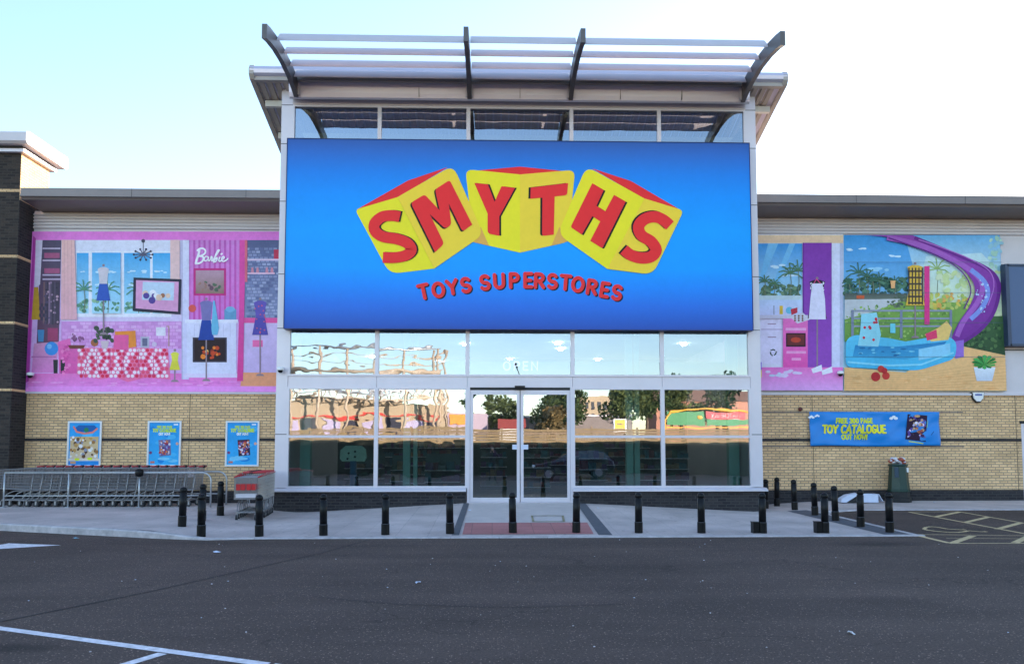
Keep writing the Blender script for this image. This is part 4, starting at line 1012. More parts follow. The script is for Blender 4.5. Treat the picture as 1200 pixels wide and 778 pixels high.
p.poly([(989, 351), (1062, 350), (1040, 362), (1005, 372), (989, 376)], C(196, 200, 206)); p.poly([(1062, 350), (1140, 356), (1150, 400), (989, 400), (989, 374), (1020, 366)], C(132, 170, 84), C(104, 146, 70))
foliage(p, 1085, 1138, 344, 362, 60, [(216, 196, 90), (196, 204, 110), (226, 170, 90), (170, 190, 100)], 4)
foliage(p, 1035, 1062, 345, 360, 24, [(108, 120, 96), (84, 100, 84)], 3)
p.poly([(1126, 372), (1174, 370), (1177, 416), (1150, 416), (1120, 404)], C(70, 104, 66), C(48, 78, 52)); foliage(p, 1128, 1172, 376, 410, 90, [(58, 92, 60), (84, 118, 72), (44, 72, 50)], 3)
# deck
p.poly([(988.5, 430), (1060, 436), (1120, 404), (1176.6, 416), (1178.3, 457.5), (988.3, 457.5)], C(238, 186, 126), C(240, 190, 132))
foliage(p, 990, 1110, 358, 398, 160, [(120, 164, 78), (142, 182, 92), (98, 140, 66), (156, 190, 104)], 2.2)
foliage(p, 1100, 1170, 318, 345, 60, [(206, 222, 160), (214, 226, 190), (190, 212, 150)], 5)
foliage(p, 1160, 1173, 278, 318, 24, [(150, 196, 214), (168, 208, 190), (190, 220, 200)], 4)
for k_ in range(9): p.stroke([(989, 436+k_*2.6), (1080, 437+k_*2.5), (1178, 424+k_*3.9 if k_ > 0 else 422)], .35, C(216, 160, 104))
for _ in range(40): p.disc(random.uniform(992, 1172), random.uniform(438, 456), random.uniform(2, 6), C(*random.choice([(244, 196, 140), (232, 176, 116)])), 7, .7)
# grey fence
for y in (364, 373, 382): p.stroke([(997, y), (1113, y)], 2.0, C(148, 156, 176), False)
for x in (998, 1055, 1113): p.stroke([(x, 363), (x, 396)], 3, C(128, 136, 160), False)
# slide
SL = C(134, 58, 158); SD = C(92, 36, 118)
outer = smooth([(1012, 275.8), (1045, 279), (1080, 291), (1118, 309), (1136, 326), (1141, 342), (1134, 360), (1122, 378), (1114, 396), (1117, 405)], 5)
inner = smooth([(1068, 275.8), (1096, 287), (1130, 301), (1158, 314), (1170, 328), (1171, 346), (1164, 368), (1148, 387), (1128, 400), (1118, 406)], 5)
p.poly(outer+inner[::-1], C(150, 70, 172), C(120, 48, 148))
lip = smooth([(1068, 275.8), (1096, 287), (1130, 301), (1158, 314), (1170, 328), (1171, 346), (1164, 368), (1148, 387), (1128, 400), (1118, 406)], 4)
p.stroke([(x-2.5, y+1) for x, y in lip[1:-1]], 4.2, C(112, 44, 140), False)
p.stroke(smooth([(1030, 277), (1075, 287), (1112, 303), (1140, 320), (1150, 336), (1143, 356), (1128, 376), (1120, 394)], 4)[1:], 6, C(168, 96, 190), False)
p.stroke(smooth([(1136, 316), (1152, 330), (1156, 346), (1148, 362), (1136, 374)], 4), 5.5, C(132, 150, 226), False)
for _ in range(22): p.disc(random.uniform(1142, 1156), random.uniform(326, 366), random.uniform(.6, 1.4), C(190, 214, 246), 6)
p.rect(1082, 312, 1088, 380, C(226, 60, 140)); p.poly([(1117, 400), (1128, 398), (1128, 418), (1118, 420)], C(150, 110, 206))
p.stroke(smooth([(1075, 281), (1104, 291), (1136, 304), (1158, 318), (1163, 336), (1156, 358)], 4), 1.2, C(186, 116, 204), False)
p.stroke(smooth([(1040, 279), (1080, 293), (1112, 308), (1130, 324), (1136, 342), (1128, 362)], 4), 1.4, C(104, 40, 132), False)
# pool
p.poly(rnd([(990, 398, 8), (1000, 392, 6), (1040, 396), (1060, 400), (1106, 392, 8), (1120, 400, 8), (1118, 420, 8), (1075, 434, 10), (990, 430, 8)]), C(96, 196, 232), C(70, 180, 226))
p.poly([(1001, 404), (1050, 406), (1108, 400), (1098, 412), (1060, 421), (998, 418)], C(44, 128, 186), C(62, 160, 208))
for _ in range(34): p.disc(random.uniform(1004, 1096), random.uniform(406, 417), random.uniform(1.5, 4), C(*random.choice([(70, 160, 206), (120, 200, 226), (34, 108, 160)])), 7, .9)
p.poly([(1075, 409), (1112, 402), (1112, 415), (1075, 422)], C(140, 206, 238)); p.stroke([(992, 424), (1040, 428), (1078, 427), (1116, 413)], 2.2, C(136, 214, 240), False)
# clothes on stands, towel, plant, toys
form(p, 1071, 311, 358, 396, 18, (222, 180, 70), (222, 180, 70))
for i in range(5):
    p.rect(1063+i*3.9, 314, 1064.4+i*3.9, 357, C(52, 44, 50))
for j in range(6): p.rect(1062.5, 317+j*7.4, 1080, 319+j*7.4, C(72, 60, 56))
p.poly([(1008, 368), (1026, 366), (1031, 392), (1028, 406), (1004, 405), (1007, 386)], C(146, 214, 232)); 
for _ in range(9): p.disc(random.uniform(1009, 1026), random.uniform(371, 402), 1.7, C(206, 50, 70), 7)
p.poly([(1082, 392), (1098, 384), (1108, 376), (1114, 384), (1110, 398), (1090, 400)], C(240, 200, 120)); p.poly([(1083, 391), (1096, 386), (1097, 396), (1085, 399)], C(226, 66, 110))
p.rect(1042, 379, 1048, 390, C(112, 206, 226)); p.poly([(1042, 329), (1048, 329), (1047, 338), (1043, 338)], C(236, 176, 120))
for x, y, r_ in ((1025, 441, 5.5), (1037, 440, 4.5), (1031, 432, 4), (1035, 434, 3.5)): p.disc(x, y, r_, C(*random.choice([(206, 60, 56), (190, 46, 52)])))
p.poly([(1139.5, 430), (1165, 430), (1161, 446), (1143, 446)], C(226, 232, 242), C(196, 206, 224))
for a in range(0, 360, 30): p.poly([(1152, 427), (1152+13*math.cos(R(a-12)), 424+7.5*math.sin(R(a-12))), (1152+15*math.cos(R(a)), 424+8.5*math.sin(R(a))), (1152+12*math.cos(R(a+14)), 424+7*math.sin(R(a+14)))], C(*random.choice([(52, 150, 70), (74, 172, 88), (40, 124, 60)])))
for y in (307.5, 343, 378, 418): p.stroke([(989, y), (E1(y)-.4, y)], .35, C(90, 110, 130), False)
p.build('printed_face', M['print'], pm)

# slate blue box on the cladding, far right
bx = thing('wall_panel_box', (16, WY, 4.5), 'slate blue box panel mounted on the grey cladding at the right edge', 'panel')
m_ = MB(); m_.box(14.50, 18.2, WY-.24, WY+.01, 4.56, 6.76, M['bluebox']); link('box_panel', m_, bx)
m_ = MB()
for a in ((14.46, 18.24, 4.50, 4.56), (14.46, 18.24, 6.76, 6.82), (14.40, 14.50, 4.50, 6.82)): m_.box(a[0], a[1], WY-.27, WY+.01, a[2], a[3], mat('slate_frame', rgb(52, 66, 92), .45))
link('box_frame', m_, bx)

# ------------------------------------------------------------------ posters and banner
def poster(px0, px1, py0, py1, label, kind):
    Y = WY-.03
    x0, z1 = at(px0, py0, Y); x1, _ = at(px1, py0, Y); _, z0 = at(px0, py1, Y)
    t = thing('wall_poster', ((x0+x1)/2, Y, z0), label, 'poster', 'framed posters on the brick wall')
    m_ = MB(); b_ = .045
    m_.box(x0, x1, Y-.012, Y+.02, z0, z0+b_, M['white']); m_.box(x0, x1, Y-.012, Y+.02, z1-b_, z1, M['white']); m_.box(x0, x0+b_, Y-.012, Y+.02, z0+b_, z1-b_, M['white']); m_.box(x1-b_, x1, Y-.012, Y+.02, z0+b_, z1-b_, M['white'])
    link('frame', m_, t)
    q_ = Print(Y+.004, .0008); W, H = 100, 140
    conv = lambda a, c: (x0+b_+(x1-x0-2*b_)*a/W, z1-b_-(z1-z0-2*b_)*c/H)
    q_.rect(0, 0, W, H, C(40, 156, 230), C(60, 176, 236))
    for _ in range(10): q_.disc(random.uniform(8, 92), random.uniform(10, 130), random.uniform(8, 18), C(*random.choice([(78, 186, 240), (30, 140, 220), (120, 204, 244)])), 12, random.uniform(5, 10))
    if kind == 0:
        q_.poly([(12, 22), (30, 8), (80, 8), (92, 18), (70, 32), (36, 30)], C(22, 96, 170)); q_.stroke([(14, 14), (24, 30), (50, 36), (76, 32), (90, 20)], 6, C(232, 130, 120))
        q_.disc(55, 24, 8, C(40, 130, 90)); q_.rect(4, 46, 96, 118, C(210, 176, 120), C(226, 200, 170))
        for _ in range(60): q_.disc(random.uniform(6, 94), random.uniform(48, 114), random.uniform(2, 7), C(*random.choice([(236, 226, 216), (120, 84, 56), (196, 150, 90), (86, 60, 50), (240, 236, 240), (170, 120, 70), (150, 150, 170)])), 8)
        q_.rect(0, 118, 100, 126, C(230, 214, 204)); q_.disc(28, 121, 9, C(222, 236, 60), 10, 4.5); q_.disc(70, 119, 9, C(222, 236, 60), 10, 4.5); q_.rect(0, 127, 100, 140, C(40, 140, 220)); q_.rect(6, 127, 24, 136, C(214, 160, 130))
    else:
        YE = C(206, 232, 70)
        text(q_, 'FREE 300 PAGE', 50, 18, 7, 1.8, YE, squeeze=.72); text(q_, 'TOY CATALOGUE', 50, 31, 10, 2.8, YE, squeeze=.70); text(q_, 'OUT NOW!', 50, 42, 7.5, 2, C(240, 246, 250), squeeze=.75)
        dx = 0 if kind == 1 else 3
        q_.poly([(31+dx, 58), (70+dx, 56), (74+dx, 108), (36+dx, 112)], C(60, 40, 66) if kind == 2 else C(120, 110, 150))
        for _ in range(60):
            c_ = random.choice([(236, 226, 240), (110, 70, 150), (220, 130, 90), (190, 60, 70), (60, 50, 110), (150, 160, 210)]); q_.disc(random.uniform(36+dx, 69+dx), random.uniform(62, 106), random.uniform(1.5, 4.5), C(*c_), 7)
        q_.disc(93, 70, 5, C(226, 170, 150)); q_.disc(6, 100, 5, C(130, 70, 120)); q_.disc(50, 120, 20, C(130, 206, 244), 12, 5); q_.rect(6, 128, 20, 135, C(200, 120, 110)); q_.rect(80, 4, 94, 9, C(230, 240, 250))
    q_.build('printed_sheet', M['print'], t, conv=conv)
poster(79.8, 119.6, 492.8, 546.3, 'framed poster with a tan film scene, leftmost of the three on the brick', 0)
poster(173.4, 212.8, 492.6, 545.9, 'framed blue catalogue poster with a pale cover, middle one above the trolleys', 1)
poster(264.8, 304.2, 492.6, 545.8, 'framed blue catalogue poster with a dark cover, nearest the glazed entrance', 2)
bn = thing('vinyl_banner', (10.6, WY-.08, 1.7), 'blue FREE 300 PAGE TOY CATALOGUE banner tied to the right brick wall', 'banner')
m_ = MB(); n1, n2 = 60, 16
bx0, bx1, bz0, bz1 = 8.81, 12.47, 1.715, 2.665
def bz(u, v): return WY-.085-.030*math.sin(u*13+v*5)*math.sin(math.pi*v)-.016*math.sin(u*6+v*8+1)-.010*math.sin(u*34-v*14)*(.4+.6*math.sin(math.pi*v))
for i in range(n1+1):
    for j in range(n2+1):
        u, v = i/n1, j/n2; m_.v.append((bx0+(bx1-bx0)*u, bz(u, v), bz0+(bz1-bz0)*v+.012*math.sin(u*9)*(1 if v < .1 else 0)))
for i in range(n1):
    for j in range(n2): m_.f.append([i*(n2+1)+j, (i+1)*(n2+1)+j, (i+1)*(n2+1)+j+1, i*(n2+1)+j+1]); m_.mi.append(0); m_.sm.append(True)
m_.mats = [mat('banner_blue', rgb(18, 142, 232, .85), .4, 0, .04, 3)]
bo = link('banner_sheet', m_, bn); so = bo.modifiers.new('thick', 'SOLIDIFY'); so.thickness = .003
q_ = Print(WY-.11, .0008)
text(q_, 'FREE 300 PAGE', 1001.5, 495, 5.2, 1.5, C(216, 222, 50), squeeze=.86, gap=.1)
text(q_, 'TOY CATALOGUE', 1001.5, 506.5, 8.6, 2.3, C(232, 226, 60), squeeze=.83, gap=.06); text(q_, 'OUT NOW!', 1002, 514, 5.2, 1.5, C(216, 222, 50), squeeze=.86, gap=.1)
cl_ = [Print(WY-.11, .0008), Print(WY-.11, .0008), Print(WY-.11, .0008)]; cat_ = Print(WY-.11, .0008)
for ci_, (cx_, cy_, k_) in enumerate(((951, 488.5, 1), (957.8, 487, .8), (1048, 489.5, 1.3))):
    for d in (-2, 0, 2): cl_[ci_].disc(cx_+d*k_, cy_-(1.2 if d == 0 else 0)*k_, 1.8*k_, C(236, 242, 250), 10, 1.3*k_)
cat_.poly([(1063.8, 484.6), (1087, 486.3), (1085, 517), (1061.5, 514)], C(44, 24, 54))
for _ in range(70): cat_.disc(random.uniform(1065, 1084.5), random.uniform(488, 512), random.uniform(.8, 2.1), C(*random.choice([(200, 190, 226), (120, 90, 170), (90, 70, 150), (170, 90, 70), (60, 40, 90), (196, 160, 120), (226, 220, 240)])), 7)
cat_.disc(1075, 487, 3.6, C(206, 160, 110), 9, 1.5); cat_.stroke([(1066, 516.5), (1082, 519)], 1, C(216, 222, 50)); cat_.stroke([(1091, 509), (1094, 505)], .6, C(10, 70, 130)); cat_.stroke([(1086.5, 500), (1087.5, 492)], .6, C(170, 210, 80))
for pq_, nm_ in [(q_, 'banner_lettering'), (cat_, 'catalogue_picture')]+[(c5, 'printed_cloud') for c5 in cl_]:
    po = pq_.build(nm_, M['print'], bn)
    for v in po.data.vertices:          # lay the print on the wavy sheet
        X, Z = v.co.x+bn.location.x, v.co.z+bn.location.z; L = (WY-.11)-(v.co.y+bn.location.y)
        v.co.y = bz((X-bx0)/(bx1-bx0), (Z-bz0)/(bz1-bz0))-.006-L-bn.location.y

# ------------------------------------------------------------------ small wall things
def cctv(x, y, z, label):
    t = thing('dome_camera', (x, y, z), label, 'security camera', 'dome security cameras on the front')
    m_ = MB(); m_.lathe((x, y, z), [(.03, .02), (.085, .0), (.09, -.05), (.085, -.07)], M['white'], 16); m_.box(x-.03, x+.03, y, y+.14, z-.04, z+.02, M['white']); link('housing', m_, t)
    m_ = MB(); m_.ball((x, y, z-.075), .065, M['black']); link('dome', m_, t)
cctv(-12.50, MY-.14, 3.68, 'white dome camera on the lower left corner of the living room mural')
cctv(-5.35, BY-.16, 3.68, 'white dome camera on the grey post left of the entrance glass')
cctv(9.67, MY-.14, 3.78, 'white dome camera at the join of the two right murals')
al = thing('alarm_box', (13.6, WY-.05, 2.93), 'white and black burglar alarm box high on the right brick wall', 'alarm box')
m_ = MB(); m_.prism([(13.45, 3.21), (13.77, 3.21), (13.74, 3.05), (13.66, 2.96), (13.56, 2.96), (13.48, 3.05)], WY-.09, WY-.002, M['white'], 'y'); link('cover', m_, al)
m_ = MB(); m_.prism([(13.42, 3.215), (13.80, 3.215), (13.76, 3.04), (13.66, 2.925), (13.56, 2.925), (13.46, 3.04)], WY-.06, WY-.001, M['blackm'], 'y'); link('backplate', m_, al)
m_ = MB(); m_.box(13.51, 13.71, WY-.093, WY-.09, 3.12, 3.17, mat('alarm_text_strip', rgb(90, 110, 170), .5)); link('name_strip', m_, al)
m_ = MB(); m_.ball((8.58, WY-.03, 2.74), .06, mat('dark_red_sounder', rgb(90, 24, 26), .4), (1, .7, 1)); tag(link('wall_sounder', m_), 'small dark red round sounder on the brick left of the banner', 'sounder')

# ------------------------------------------------------------------ litter bin
bt = thing('litter_bin', (11.12, 20.85, .19), 'dark green octagonal litter bin heaped with rubbish under the banner', 'bin')
c_ = (11.12, 20.85, .19)
m_ = MB(); m_.lathe(c_, [(.31, 0), (.31, .12), (.27, .13), (.27, .28)], M['blackm'], 8, R(22.5), False); link('base', m_, bt)
m_ = MB(); m_.lathe(c_, [(.275, .28), (.285, .29), (.285, .34), (.275, .35), (.245, .72), (.225, .98), (.20, .99)], M['green'], 8, R(22.5), False); link('body', m_, bt)
m_ = MB(); m_.box(10.90, 11.01, 20.62, 20.64, .86, 1.14, mat('blue_grey_slot', rgb(44, 66, 84), .5)); m_.box(11.25, 11.33, 20.7, 20.72, 1.0, 1.12, M['white']); link('opening', m_, bt)
m_ = MB(); m_.lathe(c_, [(.23, .97), (.25, 1.0), (.24, 1.03), (.2, 1.035)], M['green'], 8, R(22.5), False); link('rim', m_, bt)
m_ = MB(); random.seed(3)
for _ in range(26):
    m_.ball((11.08+random.uniform(-.19, .15), 20.80+random.uniform(-.14, .12), 1.25+random.uniform(-.03, .13)), random.uniform(.04, .09), random.choice([M['bag'], M['bag'], M['bag2'], M['card']]), (1, 1, .7), 8)
tag(link('rubbish_heap', m_), 'white and brown rubbish piled on top of the green bin', 'rubbish')
# cardboard boxes on the ground by the bin
bxs = thing('cardboard_box', (10.1, 20.65, .19), 'open pale cardboard box lying on its side left of the bin', 'box')
m_ = MB(); X, Yb, Z = 9.95, 20.5, .2
m_.box(X, X+.42, Yb, Yb+.012, Z, Z+.22, M['card']); m_.box(X, X+.42, Yb+.3, Yb+.312, Z, Z+.22, M['card']); m_.box(X, X+.012, Yb+.012, Yb+.3, Z, Z+.22, M['card']); m_.box(X+.408, X+.42, Yb+.012, Yb+.3, Z, Z+.22, M['card']); m_.box(X+.012, X+.408, Yb+.012, Yb+.3, Z, Z+.01, M['card']); link('carton', m_, bxs)
m_ = MB(); m_.add([(X+.43, Yb, Z+.22), (X+.43, Yb+.3, Z+.22), (X+.55, Yb+.3, Z+.02), (X+.55, Yb, Z+.02), (X+.44, Yb, Z+.225), (X+.44, Yb+.3, Z+.225), (X+.56, Yb+.3, Z+.025), (X+.56, Yb, Z+.025)], [(0, 1, 2, 3), (7, 6, 5, 4), (0, 4, 5, 1), (1, 5, 6, 2), (2, 6, 7, 3), (3, 7, 4, 0)], M['card']); link('flap', m_, bxs)
m_ = MB(); m_.prism([(9.36, .2), (9.50, .2), (9.86, .42), (9.84, .45), (9.55, .40), (9.38, .30)], 20.5, 20.75, M['card'], 'y'); m_.prism([(9.36, .195), (9.86, .195), (9.88, .38), (9.52, .2)], 20.52, 20.8, M['blackm'], 'y'); tag(link('torn_carton', m_), 'torn white carton propped against the plinth, left of the open box', 'box')
# litter
def scrap(x, y, r_, mt, label, name='litter_scrap', z=0.0):
    m_ = MB(); n = 9; vs = [(x+r_*math.cos(t)*random.uniform(.5, 1.1), y+r_*.8*math.sin(t)*random.uniform(.5, 1.1), z+random.uniform(.004, .03)) for t in [2*math.pi*k/n for k in range(n)]]
    vs.append((x, y, z+r_*.5)); fs = [(i, (i+1) % n, n) for i in range(n)]+[tuple(range(n))[::-1]]
    m_.add(vs, fs, mt); tag(link(name, m_), label, 'litter', 'scraps of litter on the tarmac')
scrap(-4.33, 12.3, .075, M['card'], 'crumpled white cup lying on the tarmac in front of the left bollards', 'crumpled_cup')
scrap(-7.55, 14.25, .07, mat('blue_scrap', rgb(120, 170, 190), .5), 'pale blue scrap beside the kerb near the road arrow')
scrap(-.90, 9.46, .05, M['card'], 'small white scrap on the tarmac left of centre')
scrap(3.16, 6.80, .045, M['bag'], 'small grey scrap on the tarmac at lower right')
scrap(-.52, 18.0, .05, M['card'], 'white scrap on the paving left of the doors', z=.2)
scrap(2.55, 18.6, .05, M['card'], 'white scrap on the paving right of the doors', z=.2)
scrap(11.95, 20.6, .05, M['card'], 'white scrap on the footway right of the bin', z=.18)
m_ = MB(); random.seed(12)
for _ in range(70):
    x = random.uniform(-7, 8); y = random.uniform(6, 14); r_ = random.uniform(.004, .009)
    if abs(x) < y*.68: m_.ball((x, y, r_*.4), r_, random.choice([M['card'], M['kerb'], M['paint']]), (1.3, 1, .5), 5)
tag(link('grit', m_, origin=(0, 10, 0)), kind='stuff')

# ------------------------------------------------------------------ bollards
def bollard_parts(t):
    r_ = .070
    m_ = MB(); m_.lathe((0, 0, 0), [(r_+.009, -.05), (r_+.009, .0), (r_+.009, .192), (r_+.009, .198), (r_+.006, .203)], M['black'], 20); link('base_sleeve', m_, t)
    m_ = MB(); m_.lathe((0, 0, 0), [(r_, .205), (r_-.002, .65), (r_-.014, .655), (r_-.014, .67), (r_, .675), (r_, .71), (r_-.006, .735), (r_-.022, .757), (r_-.045, .768), (.003, .772)], M['black'], 20); link('post', m_, t)
    m_ = MB(); m_.lathe((0, 0, 0), [(r_+.0100, .203), (r_+.0100, .207), (r_+.005, .209)], M['slab2'], 20); link('joint_ring', m_, t)
ordn = ['first', 'second', 'third', 'fourth', 'fifth', 'sixth', 'seventh', 'eighth', 'ninth', 'tenth', 'eleventh', 'twelfth', 'thirteenth', 'fourteenth', 'fifteenth', 'sixteenth', 'seventeenth', 'eighteenth']
front_row = [(-5.30, 14.27), (-4.32, 14.5), (-3.16, 14.61), (-2.01, 14.65), (-.80, 14.75), (.395, 14.79), (1.61, 14.81), (2.81, 14.80), (4.02, 14.79), (5.20, 14.77), (6.42, 14.79), (7.70, 14.82)]
left_row = [(-6.08, 15.35), (-6.10, 16.45), (-6.13, 17.62)]
right_row = [(7.58, 15.75), (7.60, 16.95), (7.65, 18.15), (7.70, 19.5), (7.66, 20.62), (7.2, 20.2)]
fl = {5: 'black bollard standing right in front of the glass doors', 0: 'black bollard at the left end of the front row, on the dropped kerb', 11: 'black bollard at the right end of the front row, beside the yellow hatching'}
proto = None
def put(x, y, label, grp):
    global proto
    if proto is None:
        o = thing('bollard', (0, 0, 0), label, 'bollard', grp); bollard_parts(o); proto = o
    else: o = copy_tree(proto)
    o.location = (x, y, zg(x, y)+.012); tag(o, label, 'bollard', grp); o.rotation_euler = (random.uniform(-.012, .012), random.uniform(-.026, .02), random.uniform(-.3, .3)); return o
for i, (x, y) in enumerate(front_row): put(x, y, fl.get(i, '%s black bollard from the left in the front row along the kerb' % ordn[i]), 'bollards in front of the shop')
for i, (x, y) in enumerate(left_row): put(x, y, ['black bollard nearest the kerb in the short row beside the trolleys', 'middle black bollard of the short row beside the trolleys', 'black bollard nearest the wall in the row beside the trolleys'][i], 'bollards in front of the shop')
for i, (x, y) in enumerate(right_row): put(x, y, ['black bollard second from the kerb in the right-hand side row', 'black bollard third from the kerb in the right-hand side row', 'black bollard fourth from the kerb in the right-hand side row', 'black bollard second from the wall in the right-hand side row', 'black bollard nearest the wall in the right-hand side row', 'black bollard almost hidden behind the right corner of the glazing'][i], 'bollards in front of the shop')
for (x, y, lb) in ((5.06, 14.80, 'low black box fixed beside the tenth bollard of the front row'), (6.29, 14.81, 'low black box fixed beside the eleventh bollard of the front row')):
    t = thing('post_box_unit', (x, y, 0), lb, 'ground box', 'low black boxes beside bollards')
    m_ = MB(); m_.box(x-.055, x+.055, y-.08, y+.08, 0, .22, M['black']); link('casing', m_, t)
    m_ = MB(); m_.box(x-.062, x+.062, y-.087, y+.087, .22, .235, M['black']); link('lid', m_, t)

# ------------------------------------------------------------------ trolleys
def trolley(panel=False):
    t = thing('shopping_trolley', (0, 0, 0), 'x', 'trolley')
    ch = M['chrome']; w = .005
    def hw(x): return .245+.05*x/.9
    def zt(x): return .93+.06*x/.9
    def zb(x): return .47-.05*x/.9
    m_ = MB()
    for k in range(8):
        f = k/7
        for s_ in (-1, 1): m_.tube([(0, s_*hw(0), zb(0)+(zt(0)-zb(0))*f), (.86+.10*f, s_*hw(.9), zb(.9)+(zt(.9)-zb(.9))*f)], w if 0 < k < 7 else .009, ch, 4)
    for k in range(13):
        x = .86*k/12
        for s_ in (-1, 1): m_.tube([(x, s_*hw(x), zb(x)), (x+.10*x/.86, s_*hw(x), zt(x))], w, ch, 4)
        m_.tube([(x, -hw(x), zb(x)), (x, hw(x), zb(x))], w, ch, 4)
    for k in range(15):
        y = -1+2*k/14; m_.tube([(0, y*hw(0), zb(0)), (0, y*hw(0), zt(0))], w, ch, 4); m_.tube([(0, y*hw(0), zb(0)), (.86, y*hw(.9), zb(.9))], w, ch, 4)
        m_.tube([(.86, y*hw(.9), zb(.9)), (.96, y*hw(.9), zt(.9))], w, ch, 4)
    for k in range(12):
        z = zb(0)+(zt(0)-zb(0))*k/11; m_.tube([(0, -hw(0), z), (0, hw(0), z)], w if 0 < k < 11 else .009, ch, 4)
    link('basket', m_, t)
    m_ = MB()
    for s_ in (-1, 1):
        m_.tube([(.96, s_*.27, .97), (.90, s_*.28, .45), (.86, s_*.28, .24), (.78, s_*.27, .16), (.30, s_*.22, .17), (.12, s_*.20, .17)], .012, ch, 8)
        m_.tube([(.80, s_*.25, .42), (.45, s_*.23, .40), (.28, s_*.22, .33), (.14, s_*.20, .17), (.12, s_*.2, .13)], .012, ch, 8)
        m_.tube([(.96, s_*.27, .97), (1.02, s_*.26, 1.02)], .011, ch, 8)
    m_.tube([(.12, -.2, .17), (.12, .2, .17)], .011, ch, 8); m_.tube([(.80, -.25, .42), (.80, .25, .42)], .009, ch, 8); m_.tube([(.80, -.27, .16), (.80, .27, .16)], .009, ch, 6)
    for k in range(7): y = -.2+k*.066; m_.tube([(.15, y, .185), (.78, y*1.2, .19)], .004, ch, 4)
    link('chassis', m_, t)
    m_ = MB(); m_.tube([(1.02, -.27, 1.02), (1.02, .27, 1.02)], .022, M['handle'], 10); hd = link('handle', m_, t)
    m_ = MB(); m_.box(1.0, 1.05, .04, .12, .98, 1.05, M['blackm']); link('coin_lock', m_, hd)
    for x, y in ((.10, -.2), (.10, .2), (.80, -.27), (.80, .27)):
        m_ = MB()
        for s_ in (-1, 1): m_.box(x-.02, x+.02, y+s_*.02-.002, y+s_*.02+.002, .05, .13, ch)
        m_.box(x-.022, x+.022, y-.022, y+.022, .125, .145, ch); cs = link('castor', m_, t)
        q2 = MB(); n = 16
        vs = [(x+.064*math.cos(a_), y+s_, .066+.064*math.sin(a_)) for s_ in (-.018, .018) for a_ in [2*math.pi*k/n for k in range(n)]]
        fs = [(k, (k+1) % n, n+(k+1) % n, n+k) for k in range(n)]+[tuple(range(n)), tuple(range(n, 2*n))[::-1]]
        q2.add(vs, fs, M['rubber']); link('wheel', q2, cs)
    m_ = MB(); m_.box(.72, .735, -.2, .2, .74, .93, M['clad']); link('child_seat', m_, t)
    if panel:
        for a, b_ in ((-.205, -.015), (.015, .205)):
            m_ = MB()
            m_.box(-.016, -.007, a, (a+b_)/2-.006, .665, .80, M['red']); m_.box(-.016, -.007, (a+b_)/2+.006, b_, .665, .80, M['red']); link('nose_panel', m_, t)
        m_ = MB()
        for s_ in (-1, 1): m_.tube([(0, s_*(hw(0)+.004), zt(0)+.012), (.94, s_*(hw(.9)+.004), zt(.9)+.012)], .014, M['red'], 6)
        link('rim_guard', m_, t)
        m_ = MB(); m_.box(-.012, -.005, -.21, .21, .50, .585, M['clad']); link('nose_plate', m_, t)
    return t
tr = trolley(); nT = 18
for i in range(nT):
    o = tr if i == 0 else copy_tree(tr)
    x = -12.62+i*.24; o.location = (x, 20.22+random.uniform(-.01, .01), zg(x, 20.2)+.014); o.rotation_euler = (0, 0, random.uniform(-.01, .01))
    lb = '%s shopping trolley from the left in the long nested row behind the rail' % ordn[i]
    if i == 0: lb = 'shopping trolley with its whole basket showing at the left end of the long row'
    if i == nT-1: lb = 'last shopping trolley at the right end of the long nested row'
    tag(o, lb, 'trolley', 'shopping trolleys nested in the rail bay')
tf = trolley(True)
for i in range(6):
    o = tf if i == 0 else copy_tree(tf)
    o.location = (-5.375-.030*i, 17.0+i*.235, zg(-5.4, 17+i*.2)+.014); o.rotation_euler = (0, 0, R(97.2)+random.uniform(-.01, .01))
    tag(o, ['foremost trolley with red nose panels facing the camera, left of the glazing', 'second trolley behind the red panelled nose left of the glazing', 'third trolley in the short stack left of the glazing', 'fourth trolley in the short stack left of the glazing', 'fifth trolley in the short stack left of the glazing', 'rearmost trolley in the short stack, against the glazing corner'][i], 'trolley', 'trolleys in the short stack beside the glazing')
rl = thing('trolley_bay_rail', (-9.7, 20.2, .13), 'galvanised tubular rails enclosing the long row of trolleys', 'railing')
def hoop(y, x1, nm):
    m_ = MB(); zz = 1.03
    cur = [(x1-.22+.22*math.sin(a_), y, zz-.22+.22*math.cos(a_)) for a_ in [math.pi/2*k/7 for k in range(8)]]
    m_.tube([(-12.32, y, zz)]+cur+[(x1, y, .12)], .021, M['steel'], 10); link('top_rail', m_, rl)
    m_ = MB(); m_.tube([(-12.30, y, .45), (x1-.02, y, .45)], .018, M['steel'], 8); link('lower_rail', m_, rl)
    for x in (-12.32, -10.72, -8.95):
        m_ = MB(); m_.tube([(x, y, .12), (x, y, zz-.02)], .021, M['steel'], 10); m_.lathe((x, y, zg(x, y)+.012), [(.07, 0), (.07, .012)], M['steel'], 12); link('post', m_, rl)
hoop(19.82, -7.15, 'front'); hoop(20.68, -7.05, 'rear')
m_ = MB(); m_.lathe((-8.95, 19.80, 1.03), [(.03, -.1), (.09, -.08), (.10, 0), (.09, .08), (.03, .1)], M['black'], 14); link('black_cap', m_, rl)

